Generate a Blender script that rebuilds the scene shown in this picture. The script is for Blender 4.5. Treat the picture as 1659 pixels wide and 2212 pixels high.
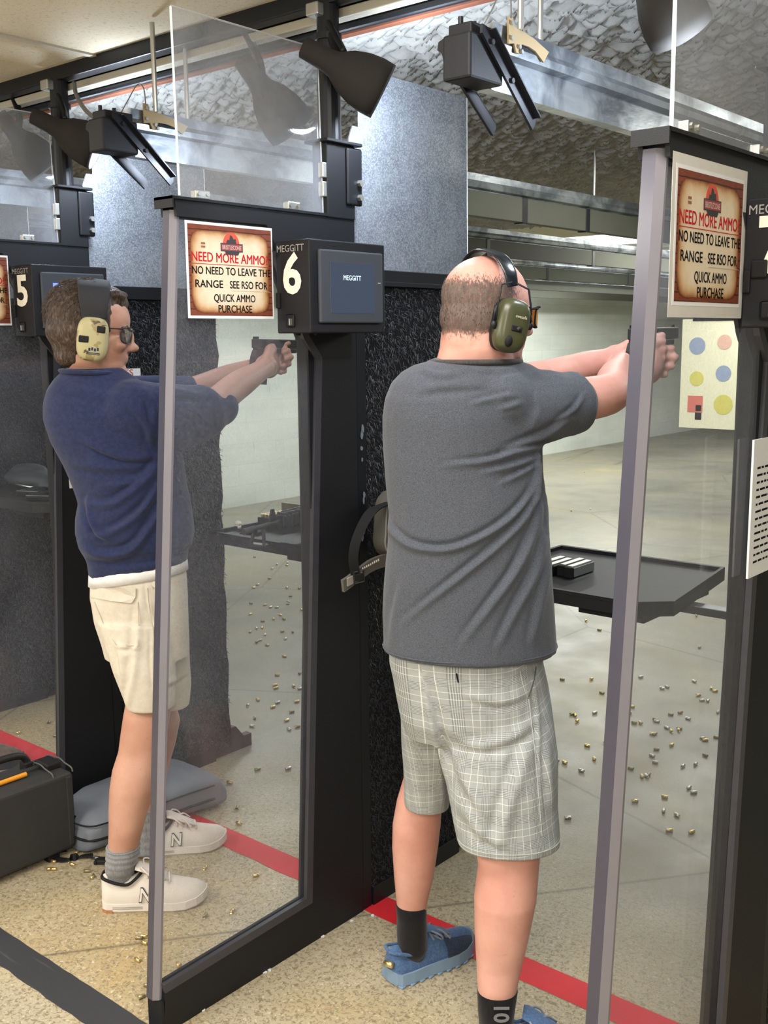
import bpy, bmesh, math, random
import numpy as np
from mathutils import Vector, Matrix
for _o in list(bpy.data.objects): bpy.data.objects.remove(_o)
SC = bpy.context.scene
COL = SC.collection
random.seed(7); RNG = np.random.default_rng(7)
PI = math.pi; R_ = math.radians

# ---------------------------------------------------------------- camera
FPX = 2295.0
YAW, PIT, ROL = R_(-40.372), R_(-9.386), R_(-0.516)
CAM = np.array([0.0, 0.0, 1.6])
_f = np.array([math.sin(YAW)*math.cos(PIT), math.cos(YAW)*math.cos(PIT), math.sin(PIT)])
_r0 = np.array([math.cos(YAW), -math.sin(YAW), 0.0]); _u0 = np.cross(_r0, _f)
_c, _s = math.cos(ROL), math.sin(ROL)
_r = _c*_r0+_s*_u0; _u = -_s*_r0+_c*_u0
FH = np.array([math.sin(YAW), math.cos(YAW), 0.0])     # horizontal viewing direction
RH = np.array([math.cos(YAW), -math.sin(YAW), 0.0])    # horizontal, to the right of it
cam_d = bpy.data.cameras.new('camera'); cam = bpy.data.objects.new('camera', cam_d); COL.objects.link(cam)
cam.matrix_world = Matrix(((_r[0], _u[0], -_f[0], CAM[0]), (_r[1], _u[1], -_f[1], CAM[1]), (_r[2], _u[2], -_f[2], CAM[2]), (0, 0, 0, 1)))
cam_d.sensor_fit = 'VERTICAL'; cam_d.sensor_height = 24.0; cam_d.lens = 24.0*FPX/2212.0
cam_d.clip_start = 0.05; cam_d.clip_end = 200
SC.camera = cam
# ---------------------------------------------------------------- world, exposure
w = bpy.data.worlds.new('world'); SC.world = w; w.use_nodes = True
w.node_tree.nodes['Background'].inputs[0].default_value = (0.80, 0.86, 0.95, 1)
w.node_tree.nodes['Background'].inputs[1].default_value = 0.32
SC.view_settings.view_transform = 'Standard'; SC.view_settings.look = 'None'
SC.view_settings.exposure = 0.47; SC.view_settings.gamma = 1.0; SC.view_settings.use_curve_mapping = False
try:
    SC.cycles.max_bounces = 6; SC.cycles.adaptive_threshold = 0.02; SC.cycles.transparent_max_bounces = 14; SC.cycles.diffuse_bounces = 3
    SC.cycles.sample_clamp_indirect = 4.0; SC.cycles.caustics_reflective = False; SC.cycles.caustics_refractive = False
except Exception: pass
def area(name, loc, sx, sy, power, col, rot=(0, 0, 0)):
    d = bpy.data.lights.new(name, 'AREA'); d.shape = 'RECTANGLE'; d.size = sx; d.size_y = sy; d.energy = power; d.color = col
    o = bpy.data.objects.new(name, d); COL.objects.link(o); o.location = loc; o.rotation_euler = rot; return o
# recessed ceiling panels of the room behind the firing line (out of view), and the range's own lights
area('ceiling_panel_light', (0.9, -0.6, 2.42), 1.2, 0.6, 60, (1.0, 0.95, 0.88))
area('ceiling_panel_light', (-2.4, -0.9, 2.42), 1.2, 0.6, 60, (1.0, 0.95, 0.88))
area('ceiling_panel_light', (-4.6, 0.4, 2.42), 1.2, 0.6, 45, (1.0, 0.95, 0.88))
area('ceiling_panel_light', (-0.9, 1.0, 2.42), 1.2, 0.5, 26, (1.0, 0.96, 0.9))
def ceiling_fill(loc, power, col, r=0.12):  # unseen point lights added behind the camera to brighten the ceiling
    d = bpy.data.lights.new('ceiling_fill_light', 'POINT'); d.energy = power; d.color = col; d.shadow_soft_size = r
    o = bpy.data.objects.new('ceiling_fill_light', d); COL.objects.link(o); o.location = loc
ceiling_fill((-3.6, -1.2, 1.95), 34, (1.0, 0.95, 0.87)); ceiling_fill((0.8, -1.6, 1.95), 30, (1.0, 0.95, 0.87)); ceiling_fill((-1.6, -2.2, 1.95), 26, (1.0, 0.95, 0.87))
area('range_light', (-5.9, 6.0, 2.36), 0.3, 2.6, 70, (0.95, 1.0, 0.96))
area('range_light', (-5.9, 10.5, 2.36), 0.3, 3.0, 125, (0.97, 1.0, 0.96))
area('range_light', (-3.0, 7.6, 2.36), 0.3, 2.2, 62, (0.99, 1.0, 0.92))
area('range_light', (-0.6, 5.0, 2.38), 0.3, 2.0, 28, (0.99, 1.0, 0.92))
area('range_light', (-1.85, 3.9, 2.38), 0.2, 1.2, 12, (0.99, 1.0, 0.92))
area('range_light', (-2.6, 14.0, 2.36), 4.0, 1.5, 280, (0.98, 1.0, 0.96))

# ---------------------------------------------------------------- points in the place
def ray(x, y): return _f+_r*(x-829.5)/FPX-_u*(y-1106)/FPX
def atZ(x, y, z=0.0): d = ray(x, y); return CAM+d*((z-CAM[2])/d[2])
def atX(x, y, X): d = ray(x, y); return CAM+d*(X/d[0])
def atY(x, y, Y): d = ray(x, y); return CAM+d*(Y/d[1])
def atD(x, y, D): d = ray(x, y); return CAM+d*(D/(d@FH))
def proj(v):
    q = np.asarray(v, float)-CAM; den = q@_f
    return 829.5+FPX*(q@_r)/den, 1106-FPX*(q@_u)/den

# ---------------------------------------------------------------- object helpers
WORLD = {}
def base_of(o): return WORLD.get(o.name, np.zeros(3))
def tag(o, label=None, cat=None, group=None, kind=None):
    if label: o['label'] = label
    if cat: o['category'] = cat
    if group: o['group'] = group
    if kind: o['kind'] = kind
    return o
def thing(name, loc, label, cat, group=None):
    o = bpy.data.objects.new(name, None); COL.objects.link(o); o.location = tuple(loc); o.empty_display_size = 0.1
    WORLD[o.name] = np.array(loc, float)
    return tag(o, label, cat, group)
def obj(name, geo, m, parent=None, smooth=False, **kw):
    """geo: a bmesh or a mesh in world coordinates; becomes ONE mesh object"""
    if isinstance(geo, bpy.types.Mesh): me = geo
    else:
        me = bpy.data.meshes.new(name); geo.to_mesh(me); geo.free()
    n = len(me.vertices); co = np.empty(n*3); me.vertices.foreach_get('co', co); co = co.reshape(-1, 3)
    c = (co.min(0)+co.max(0))/2; c[2] = co[:, 2].min()
    co -= c; me.vertices.foreach_set('co', co.ravel()); me.update()
    for mm in (m if isinstance(m, (list, tuple)) else [m]): me.materials.append(mm)
    if smooth: me.polygons.foreach_set('use_smooth', [True]*len(me.polygons))
    o = bpy.data.objects.new(name, me); COL.objects.link(o)
    WORLD[o.name] = c.copy()
    if parent is not None: o.parent = parent; o.location = tuple(c-base_of(parent))
    else: o.location = tuple(c)
    return tag(o, **kw)
def copy_tree(o, offset=(0, 0, 0), parent=None):
    c = o.copy(); COL.objects.link(c)
    if parent is None: c.location = Vector(o.location)+Vector(offset)
    else: c.parent = parent
    WORLD[c.name] = base_of(o)+np.array(offset)
    for ch in [k for k in bpy.data.objects if k.parent == o]: copy_tree(ch, offset, c)
    return c
# ---------------------------------------------------------------- bmesh helpers
def BM(): return bmesh.new()
def hull_box(bm, p0, p1, bevel=0, seg=2, mi=0):
    (x0, y0, z0), (x1, y1, z1) = p0, p1
    r = bmesh.ops.create_cube(bm, size=1.0)
    vs = r['verts']
    for v in vs:
        v.co = Vector(((x0+x1)/2+v.co.x*abs(x1-x0), (y0+y1)/2+v.co.y*abs(y1-y0), (z0+z1)/2+v.co.z*abs(z1-z0)))
    if mi:
        for f in {f for v in vs for f in v.link_faces}: f.material_index = mi
    if bevel:
        es = list({e for v in vs for e in v.link_edges})
        bmesh.ops.bevel(bm, geom=es, offset=bevel, segments=seg, affect='EDGES', profile=0.5)
    return bm
def box(p0, p1, bevel=0, seg=2): return hull_box(BM(), p0, p1, bevel, seg)
def frame_of(d):
    d = Vector(d).normalized(); a = Vector((0, 0, 1)) if abs(d.z) < 0.9 else Vector((1, 0, 0))
    x = d.cross(a).normalized(); return x, d.cross(x).normalized(), d
def cyl(bm, a, b, r0, r1=None, n=16, cap=True):
    r1 = r0 if r1 is None else r1; a, b = Vector(a), Vector(b); x, y, _ = frame_of(b-a)
    A = [bm.verts.new(a+(x*math.cos(t)+y*math.sin(t))*r0) for t in [2*PI*i/n for i in range(n)]]
    B = [bm.verts.new(b+(x*math.cos(t)+y*math.sin(t))*r1) for t in [2*PI*i/n for i in range(n)]]
    for i in range(n): bm.faces.new((A[i], A[(i+1) % n], B[(i+1) % n], B[i]))
    if cap:
        bm.faces.new(A[::-1]); bm.faces.new(B)
    return bm
def tube(bm, pts, rad, n=10, flat=1.0, cap=True, up=None):
    """a tube along points; rad one number or one per point; flat squashes one axis"""
    pts = [Vector(p) for p in pts]; k = len(pts); rads = rad if isinstance(rad, (list, tuple)) else [rad]*k
    rings = []; prev = None
    for i, p in enumerate(pts):
        d = (pts[min(i+1, k-1)]-pts[max(i-1, 0)]).normalized()
        if prev is None:
            x = (Vector(up)-d*Vector(up).dot(d)).normalized() if up is not None else frame_of(d)[0]
        else: x = (prev-d*prev.dot(d)).normalized()
        prev = x; y = d.cross(x)
        rings.append([bm.verts.new(p+x*math.cos(t)*rads[i]+y*math.sin(t)*rads[i]*flat) for t in [2*PI*j/n for j in range(n)]])
    for a, b in zip(rings, rings[1:]):
        for j in range(n): bm.faces.new((a[j], a[(j+1) % n], b[(j+1) % n], b[j]))
    if cap: bm.faces.new(rings[0][::-1]); bm.faces.new(rings[-1])
    return bm
def spline(pts, n=8):
    P = [np.array(p, float) for p in pts]; P = [2*P[0]-P[1]]+P+[2*P[-1]-P[-2]]; out = []
    for i in range(1, len(P)-2):
        for t in np.linspace(0, 1, n, endpoint=False):
            out.append(0.5*((2*P[i])+(-P[i-1]+P[i+1])*t+(2*P[i-1]-5*P[i]+4*P[i+1]-P[i+2])*t*t+(-P[i-1]+3*P[i]-3*P[i+1]+P[i+2])*t**3))
    out.append(P[-2]); return out
def prism(bm, poly, f0, f1, mi=0):
    """polygon given by two maps from 2D to 3D (front and back)"""
    A = [bm.verts.new(f0(*p)) for p in poly]; B = [bm.verts.new(f1(*p)) for p in poly]; n = len(poly)
    fs = [bm.faces.new(A), bm.faces.new(B[::-1])]
    for i in range(n): fs.append(bm.faces.new((A[i], B[i], B[(i+1) % n], A[(i+1) % n])))
    for f in fs: f.material_index = mi
    bmesh.ops.recalc_face_normals(bm, faces=fs); return bm
def prismX(bm, poly, x0, x1, mi=0): return prism(bm, poly, lambda a, b: (x0, a, b), lambda a, b: (x1, a, b), mi)
def prismZ(bm, poly, z0, z1, mi=0): return prism(bm, poly, lambda a, b: (a, b, z0), lambda a, b: (a, b, z1), mi)
def prismY(bm, poly, y0, y1, mi=0): return prism(bm, poly, lambda a, b: (a, y0, b), lambda a, b: (a, y1, b), mi)
def loft(bm, rings, cap=True):
    R = [[bm.verts.new(tuple(p)) for p in ring] for ring in rings]; n = len(R[0])
    for a, b in zip(R, R[1:]):
        for j in range(n): bm.faces.new((a[j], a[(j+1) % n], b[(j+1) % n], b[j]))
    if cap: bm.faces.new(R[0][::-1]); bm.faces.new(R[-1])
    return bm
def ering(c, ax, ay, rx, ry, n=28, e=1.0):
    c = np.array(c, float); out = []
    for i in range(n):
        t = 2*PI*i/n; ct, st = math.cos(t), math.sin(t)
        out.append(c+np.array(ax)*rx*math.copysign(abs(ct)**e, ct)+np.array(ay)*ry*math.copysign(abs(st)**e, st))
    return out
def ell(bm, c, r, rot=None, n=20):
    M = Matrix.Translation(Vector(c)) @ (rot.to_4x4() if rot is not None else Matrix.Identity(4)) @ Matrix.Diagonal((r[0], r[1], r[2], 1))
    bmesh.ops.create_uvsphere(bm, u_segments=n, v_segments=max(8, n*2//3), radius=1.0, matrix=M); return bm
def recalc(bm): bmesh.ops.recalc_face_normals(bm, faces=bm.faces[:]); return bm
def remesh(bm, voxel, smooth=4, fac=0.5):
    """join overlapping closed pieces into one continuous surface"""
    recalc(bm); me = bpy.data.meshes.new('tmp'); bm.to_mesh(me); bm.free()
    o = bpy.data.objects.new('tmp', me); COL.objects.link(o)
    m = o.modifiers.new('r', 'REMESH'); m.mode = 'VOXEL'; m.voxel_size = voxel
    if smooth: s = o.modifiers.new('s', 'SMOOTH'); s.factor = fac; s.iterations = smooth
    dg = bpy.context.evaluated_depsgraph_get(); out = bpy.data.meshes.new_from_object(o.evaluated_get(dg))
    bpy.data.objects.remove(o); bpy.data.meshes.remove(me); return out
def text_mesh(s, size=1.0, bold=0.0, sx=1.0, align='LEFT', depth=0.0):
    c = bpy.data.curves.new('t', 'FONT'); c.body = s; c.size = size; c.offset = bold; c.align_x = align; c.extrude = depth; c.resolution_u = 3
    o = bpy.data.objects.new('t', c); COL.objects.link(o); dg = bpy.context.evaluated_depsgraph_get()
    me = bpy.data.meshes.new_from_object(o.evaluated_get(dg)); bpy.data.objects.remove(o); bpy.data.curves.remove(c)
    for v in me.vertices: v.co.x *= sx
    return me
def place_text(s, org, ux, uy, h, width=None, bold=0.0, align='LEFT', sx=1.0, lift=0.0006):
    """lettering: org = baseline start (or centre), ux/uy unit vectors, h = cap height"""
    me = text_mesh(s, 1.0, bold, sx, align); org, ux, uy = Vector(org), Vector(ux), Vector(uy); nz = ux.cross(uy)
    k = h/0.70
    xs = [v.co.x for v in me.vertices]; wd = (max(xs)-min(xs))*k; kx = width/wd if width else 1.0
    if width:
        x0 = min(xs) if align == 'LEFT' else (min(xs)+max(xs))/2
        for v in me.vertices: v.co.x -= x0
    for v in me.vertices: v.co = org+ux*v.co.x*k*kx+uy*v.co.y*k+nz*(v.co.z*k+lift)
    return me
def join(meshes):
    bm = BM()
    for m in meshes: bm.from_mesh(m)
    return bm
# ---------------------------------------------------------------- numpy noise
def _hash(ix, iy, iz, s):
    h = (ix*374761393+iy*668265263+iz*2147483647+s*1274126177) & 0xffffffff
    h = ((h ^ (h >> 13))*1274126177) & 0xffffffff
    return ((h ^ (h >> 16)) & 0xffff)/65535.0
def vnoise(p, s=0):
    p = np.asarray(p, float); i = np.floor(p).astype(np.int64); f = p-i; f = f*f*(3-2*f); out = 0
    for dx in (0, 1):
        for dy in (0, 1):
            for dz in (0, 1):
                wgt = (f[:, 0] if dx else 1-f[:, 0])*(f[:, 1] if dy else 1-f[:, 1])*(f[:, 2] if dz else 1-f[:, 2])
                out = out+wgt*_hash(i[:, 0]+dx, i[:, 1]+dy, i[:, 2]+dz, s)
    return out
def getco(me):
    a = np.empty(len(me.vertices)*3); me.vertices.foreach_get('co', a); return a.reshape(-1, 3)
def getno(me):
    a = np.empty(len(me.vertices)*3); me.vertices.foreach_get('normal', a); return a.reshape(-1, 3)
def setco(me, a): me.vertices.foreach_set('co', a.ravel()); me.update()

# ---------------------------------------------------------------- materials
def srgb(r, g, b):
    f = lambda c: (c/255/12.92) if c/255 <= 0.04045 else ((c/255+0.055)/1.055)**2.4
    return (f(r), f(g), f(b), 1)
class NT:
    def __init__(s, name):
        s.m = bpy.data.materials.new(name); s.m.use_nodes = True; s.t = s.m.node_tree; s.b = s.t.nodes['Principled BSDF']; s.out = s.t.nodes['Material Output']
    def n(s, typ, **kw):
        x = s.t.nodes.new(typ)
        for k, v in kw.items():
            if k.startswith('i_'): x.inputs[k[2:].replace('_', ' ')].default_value = v
            elif k[:2] == 'I_': x.inputs[int(k[2:])].default_value = v
            else: setattr(x, k, v)
        return x
    def l(s, a, b): s.t.links.new(a, b)
    def coord(s, scale=(1, 1, 1), rot=(0, 0, 0), kind='Object'):
        m = s.n('ShaderNodeMapping')
        if kind == 'World': c = s.n('ShaderNodeNewGeometry'); kind = 'Position'
        else: c = s.n('ShaderNodeTexCoord')
        m.inputs['Scale'].default_value = scale; m.inputs['Rotation'].default_value = rot
        s.l(c.outputs[kind], m.inputs[0]); return m.outputs[0]
    def noise(s, co, scale, detail=4, rough=0.55, dist=0.0):
        x = s.n('ShaderNodeTexNoise'); x.inputs['Scale'].default_value = scale; x.inputs['Detail'].default_value = detail
        x.inputs['Roughness'].default_value = rough; x.inputs['Distortion'].default_value = dist; s.l(co, x.inputs['Vector']); return x.outputs['Fac']
    def vor(s, co, scale, feat='F1', rnd=1.0):
        x = s.n('ShaderNodeTexVoronoi'); x.feature = feat; x.inputs['Scale'].default_value = scale; x.inputs['Randomness'].default_value = rnd; s.l(co, x.inputs['Vector']); return x
    def ramp(s, fac, stops):
        x = s.n('ShaderNodeValToRGB'); e = x.color_ramp.elements
        while len(e) < len(stops): e.new(0.5)
        for k, (p, c) in zip(e, stops): k.position = p; k.color = c if len(c) == 4 else (*c, 1)
        s.l(fac, x.inputs[0]); return x.outputs[0]
    def mix(s, fac, a, b, bt='MIX'):
        x = s.n('ShaderNodeMix', data_type='RGBA', blend_type=bt)
        for sock, v in ((x.inputs[0], fac), (x.inputs[6], a), (x.inputs[7], b)):
            if hasattr(v, 'is_output'): s.l(v, sock)
            else: sock.default_value = v
        return x.outputs[2]
    def math(s, op, a, b=0.0, c=0.0):
        x = s.n('ShaderNodeMath', operation=op)
        for sock, v in zip(x.inputs, (a, b, c)):
            if hasattr(v, 'is_output'): s.l(v, sock)
            else: sock.default_value = v
        return x.outputs[0]
    def bump(s, h, strength=0.3, dist=0.01, prev=None):
        x = s.n('ShaderNodeBump'); x.inputs['Strength'].default_value = strength; x.inputs['Distance'].default_value = dist; s.l(h, x.inputs['Height'])
        if prev: s.l(prev, x.inputs['Normal'])
        s.l(x.outputs[0], s.b.inputs['Normal']); return x.outputs[0]
    def set(s, col=None, rough=None, metal=None, spec=None, **kw):
        for k, v in (('Base Color', col), ('Roughness', rough), ('Metallic', metal), ('Specular IOR Level', spec)):
            if v is None: continue
            if hasattr(v, 'is_output'): s.l(v, s.b.inputs[k])
            else: s.b.inputs[k].default_value = v
        for k, v in kw.items():
            k = k.replace('_', ' ')
            if hasattr(v, 'is_output'): s.l(v, s.b.inputs[k])
            else: s.b.inputs[k].default_value = v
        return s.m
G1, G0 = (1, 1, 1, 1), (0, 0, 0, 1)
def plain(name, rgb, rough=0.5, metal=0.0, spec=0.5, var=0.10, vs=30, bump=0.0, bs=200, **kw):
    t = NT(name); c = srgb(*rgb); co = t.coord()
    d = tuple(max(0, v*(1-var)) for v in c[:3])+(1,); e = tuple(min(1, v*(1+var)) for v in c[:3])+(1,)
    t.set(t.mix(t.noise(co, vs), d, e), rough, metal, spec, **kw)
    if bump: t.bump(t.noise(co, bs, 3), bump, 0.002)
    return t.m
M = {}
M['black_steel'] = plain('black_steel', (20, 22, 28), 0.45, 0.0, 0.35, 0.25, 6)
M['black_powder'] = plain('black_powder_coat', (21, 22, 27), 0.55, 0, 0.35, 0.15, 12, 0.15, 500)
M['dark_plastic'] = plain('dark_plastic', (30, 30, 31), 0.45, 0, 0.4, 0.1, 20, 0.1, 400)
M['black_rubber'] = plain('black_rubber', (22, 22, 24), 0.7, 0, 0.3)
M['bezel'] = plain('bezel_grey', (62, 66, 74), 0.5, 0, 0.4, 0.04)
M['white_paint'] = plain('white_paint', (232, 228, 214), 0.5, 0, 0.3, 0.03)
M['silver_text'] = plain('silver_lettering', (170, 168, 165), 0.4, 0.3, 0.5, 0.05)
M['steel'] = plain('plain_steel', (176, 180, 186), 0.32, 0.9, 0.5, 0.1, 40)
M['zinc'] = plain('zinc_hardware', (190, 190, 186), 0.35, 0.8, 0.5, 0.12, 60)
M['cream_steel'] = plain('cream_painted_rail', (190, 184, 168), 0.5, 0.0, 0.4, 0.1, 20)
M['wood'] = plain('reddish_wood_strip', (120, 70, 48), 0.7, 0, 0.3, 0.3, 14)
M['bracket'] = plain('tan_painted_bracket', (168, 148, 112), 0.5, 0.2, 0.5, 0.1, 20)
M['red_tape'] = plain('red_floor_paint', (204, 38, 48), 0.55, 0, 0.35, 0.10, 25)
M['lamp'] = plain('lamp_shade_dark_grey', (50, 48, 46), 0.85, 0.0, 0.2, 0.05)
M['plate'] = plain('rail_web_reflection', (84, 85, 76), 0.7, 0, 0.3, 0.12, 8)  # greenish-beige reflection on the rail web, painted as flat colour
M['paper'] = plain('white_paper', (226, 228, 232), 0.8, 0, 0.2, 0.02)
M['ink'] = plain('black_ink', (24, 22, 24), 0.8, 0, 0.1, 0.02)
M['red_ink'] = plain('red_ink', (188, 36, 48), 0.8, 0, 0.1, 0.02)
M['cable'] = plain('grey_cable', (110, 108, 104), 0.5)
M['maroon'] = plain('red_reflection_foot', (66, 36, 38), 0.6)  # dark steel foot with a red reflection painted in as maroon
def brass():
    t = NT('cartridge_brass'); co = t.coord()
    t.set(t.mix(t.noise(co, 60), srgb(212, 182, 116), srgb(240, 222, 168)), 0.3, 0.85); return t.m
M['brass'] = brass()
M['tarnish'] = plain('tarnished_brass', (158, 146, 112), 0.4, 0.7, 0.5, 0.2, 80)
M['alu_case'] = plain('aluminium_casing', (205, 205, 198), 0.3, 0.85, 0.5, 0.1, 60)

def floor_mat():
    t = NT('worn_concrete_floor'); co = t.coord(kind='World')
    sep = t.n('ShaderNodeSeparateXYZ'); t.l(co, sep.inputs[0])
    wob = t.noise(co, 1.3, 4)
    y = t.math('ADD', sep.outputs['Y'], t.math('MULTIPLY', wob, 0.7))
    zone = t.ramp(t.math('MULTIPLY', y, 0.1), [(0.245, G0), (0.33, G1)])   # swept grey concrete beyond the line
    stain = t.noise(co, 1.1, 5, 0.6, 0.6)
    beige = t.ramp(stain, [(0.30, srgb(170, 162, 144)), (0.47, srgb(180, 168, 142)), (0.62, srgb(176, 158, 120)), (0.76, srgb(182, 156, 108))])
    agg = t.noise(co, 95, 3, 0.65, 1.0)
    beige = t.mix(t.ramp(agg, [(0.40, G1), (0.50, G0)]), beige, srgb(136, 124, 99))
    beige = t.mix(t.ramp(t.noise(co, 90, 2, 0.6, 0.8), [(0.60, G0), (0.70, G1)]), beige, srgb(206, 195, 170))
    grey = t.ramp(t.noise(co, 0.75, 6, 0.62, 0.9), [(0.30, srgb(112, 110, 100)), (0.50, srgb(134, 130, 115)), (0.62, srgb(138, 131, 107)), (0.74, srgb(156, 146, 112))])
    grey = t.mix(t.math('MULTIPLY', t.noise(co, 34, 4, 0.7), 0.35), grey, srgb(112, 108, 96))
    spots = t.ramp(t.noise(co, 9, 5, 0.7), [(0.66, G0), (0.72, G1)])
    grey = t.mix(t.math('MULTIPLY', spots, 0.5), grey, srgb(176, 172, 158))
    col = t.mix(zone, beige, grey)
    cr = t.vor(t.mix(0.08, co, t.n('ShaderNodeTexNoise', i_Scale=3.0).outputs['Color']), 0.55, 'DISTANCE_TO_EDGE')
    col = t.mix(t.ramp(cr.outputs['Distance'], [(0.0, (0.7, 0.7, 0.7, 1)), (0.0045, G0)]), col, srgb(84, 78, 66))
    t.set(col, t.ramp(t.noise(co, 3, 4), [(0.3, (0.34,)*3), (0.7, (0.55,)*3)]), 0, 0.4)
    t.bump(agg, 0.25, 0.003); return t.m
M['floor'] = floor_mat()
def wall_mat():
    t = NT('painted_block_wall'); co = t.coord(kind='World')
    br = t.n('ShaderNodeTexBrick'); br.inputs['Scale'].default_value = 1.0; br.inputs['Brick Width'].default_value = 0.4; br.inputs['Row Height'].default_value = 0.2
    br.inputs['Mortar Size'].default_value = 0.006; br.inputs['Mortar Smooth'].default_value = 0.6; br.inputs[1].default_value = G1; br.inputs[2].default_value = (0.93, 0.93, 0.93, 1); br.inputs[3].default_value = (0.86, 0.86, 0.86, 1)
    sw = t.n('ShaderNodeCombineXYZ'); sp = t.n('ShaderNodeSeparateXYZ'); t.l(co, sp.inputs[0]); t.l(sp.outputs['Y'], sw.inputs[0]); t.l(sp.outputs['Z'], sw.inputs[1]); t.l(sw.outputs[0], br.inputs['Vector'])
    st = t.coord(scale=(1, 0.25, 1.3))
    c = t.ramp(t.noise(st, 1.6, 5, 0.6), [(0.3, srgb(176, 180, 172)), (0.5, srgb(196, 200, 192)), (0.7, srgb(212, 214, 206))])
    c = t.mix(0.8, c, br.outputs['Color'], 'MULTIPLY')
    c = t.mix(t.ramp(t.noise(t.coord(scale=(1, 2, 0.3)), 8, 3), [(0.68, G0), (0.75, (0.4,)*3)]), c, srgb(150, 150, 140))
    t.set(c, 0.6, 0, 0.3); t.bump(t.noise(co, 60, 3), 0.15, 0.004); return t.m
M['wall'] = wall_mat()
def tile_mat():
    t = NT('ceiling_tile'); co = t.coord()
    c = t.mix(t.ramp(t.noise(co, 90, 3, 0.7, 1.0), [(0.35, G1), (0.45, G0)]), srgb(216, 206, 184), srgb(196, 182, 154))
    t.set(c, 0.9, 0, 0.1); t.bump(t.noise(co, 90, 3, 0.7), 0.4, 0.003); return t.m
M['tile'] = tile_mat()
def foam_mat():
    t = NT('sprayed_foam'); co = t.coord()
    t.set(t.mix(t.noise(co, 12, 4), srgb(132, 132, 129), srgb(184, 184, 179)), 0.95, 0, 0.1)
    t.bump(t.noise(co, 40, 4), 0.5, 0.01); return t.m
M['foam'] = foam_mat()
M['cream_ceiling'] = plain('cream_board_ceiling', (190, 184, 158), 0.8, 0, 0.2, 0.15, 3)
def steel_sheet_mat():
    t = NT('galvanised_sheet'); co = t.coord()
    v = t.vor(co, 210); sp = t.noise(co, 260, 2, 0.6)
    col = t.mix(t.ramp(t.noise(co, 9, 5, 0.7), [(0.35, G0), (0.7, G1)]), srgb(118, 124, 134), srgb(150, 157, 167))
    col = t.mix(t.ramp(t.vor(co, 330).outputs['Color'], [(0.35, (0.0,)*3), (0.85, (0.38,)*3)]), col, srgb(222, 228, 236))
    t.set(col, t.ramp(sp, [(0.35, (0.34,)*3), (0.6, (0.58,)*3)]), 0.45, 0.5)
    t.bump(t.mix(0.5, v.outputs['Color'], sp), 0.45, 0.0035); return t.m
M['sheet'] = steel_sheet_mat()
def galv():
    t = NT('galvanised_rail'); co = t.coord(scale=(1, 0.25, 1)); c2 = t.coord()
    col = t.mix(t.ramp(t.noise(c2, 7, 4, 0.6, 0.5), [(0.4, G0), (0.6, G1)]), srgb(120, 126, 134), srgb(186, 192, 198))
    t.set(col, t.ramp(t.noise(co, 16, 4), [(0.3, (0.24,)*3), (0.7, (0.42,)*3)]), 0.8, 0.5); t.bump(t.noise(co, 20, 4), 0.15, 0.01); return t.m
M['galv'] = galv()
def acrylic(name, haze, col, scr=0.5, spec_rough=0.06):
    """see-through scratched sheet: clear, a little milky, glossy at a glance"""
    t = NT(name); co = t.coord(); nt = t.t; nt.nodes.remove(t.b)
    tr = t.n('ShaderNodeBsdfTransparent'); tr.inputs[0].default_value = (0.93, 0.935, 0.94, 1)
    df = t.n('ShaderNodeBsdfDiffuse'); df.inputs[0].default_value = col
    gl = t.n('ShaderNodeBsdfGlossy'); gl.inputs['Roughness'].default_value = spec_rough; gl.inputs[0].default_value = (0.9, 0.9, 0.95, 1)
    fine = t.ramp(t.noise(co, 170, 3, 0.7, 1.6), [(0.42, G0), (0.62, G1)])
    broad = t.ramp(t.noise(co, 2.2, 4, 0.6, 0.8), [(0.25, (0.35,)*3), (0.75, (1.0,)*3)])
    wv = t.ramp(t.noise(t.coord(scale=(1, 60, 3)), 3, 3, 0.6, 0.6), [(0.66, G0), (0.74, G1)])
    h = t.math('MULTIPLY', t.math('ADD', t.math('MULTIPLY', fine, scr), t.math('ADD', 1.0-scr*0.5, t.math('MULTIPLY', wv, 0.35))), t.math('MULTIPLY', broad, haze))
    m1 = t.n('ShaderNodeMixShader'); t.l(h, m1.inputs[0]); t.l(tr.outputs[0], m1.inputs[1]); t.l(df.outputs[0], m1.inputs[2])
    fr = t.n('ShaderNodeLayerWeight'); frs = t.math('ADD', t.math('MULTIPLY', t.math('POWER', fr.outputs['Facing'], 4.5), 0.5), 0.03)
    m2 = t.n('ShaderNodeMixShader'); t.l(frs, m2.inputs[0]); t.l(m1.outputs[0], m2.inputs[1]); t.l(gl.outputs[0], m2.inputs[2])
    t.l(m2.outputs[0], t.out.inputs[0]); return t.m
M['acrylic'] = acrylic('scratched_acrylic', 0.10, srgb(196, 200, 214), 0.9)
M['acrylic_thin'] = acrylic('thin_acrylic', 0.32, srgb(200, 204, 212), 0.5)
M['acr_edge'] = plain('acrylic_cut_edge', (62, 61, 76), 0.25, 0, 0.6, 0.12, 10)  # dark reflection painted into the front face of the clear sheet
M['acr_edge_light'] = plain('acrylic_bevel', (118, 115, 124), 0.25, 0, 0.6, 0.10, 10)  # refracted light along the clear edge painted as a paler bevel
M['acr_thin_edge'] = plain('thin_acrylic_edge', (214, 218, 222), 0.3, 0, 0.6, 0.05)
def carpet():
    t = NT('black_carpet'); co = t.coord()
    t.set(t.mix(t.noise(co, 60, 3), srgb(10, 11, 14), srgb(30, 32, 38)), 0.85, 0, 0.3); t.bump(t.noise(co, 120, 4, 0.7, 1.5), 1.0, 0.02); return t.m
M['carpet'] = carpet()
M['pile'] = plain('black_carpet_pile', (46, 49, 58), 0.36, 0, 0.6, 0.5, 40)
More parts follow.
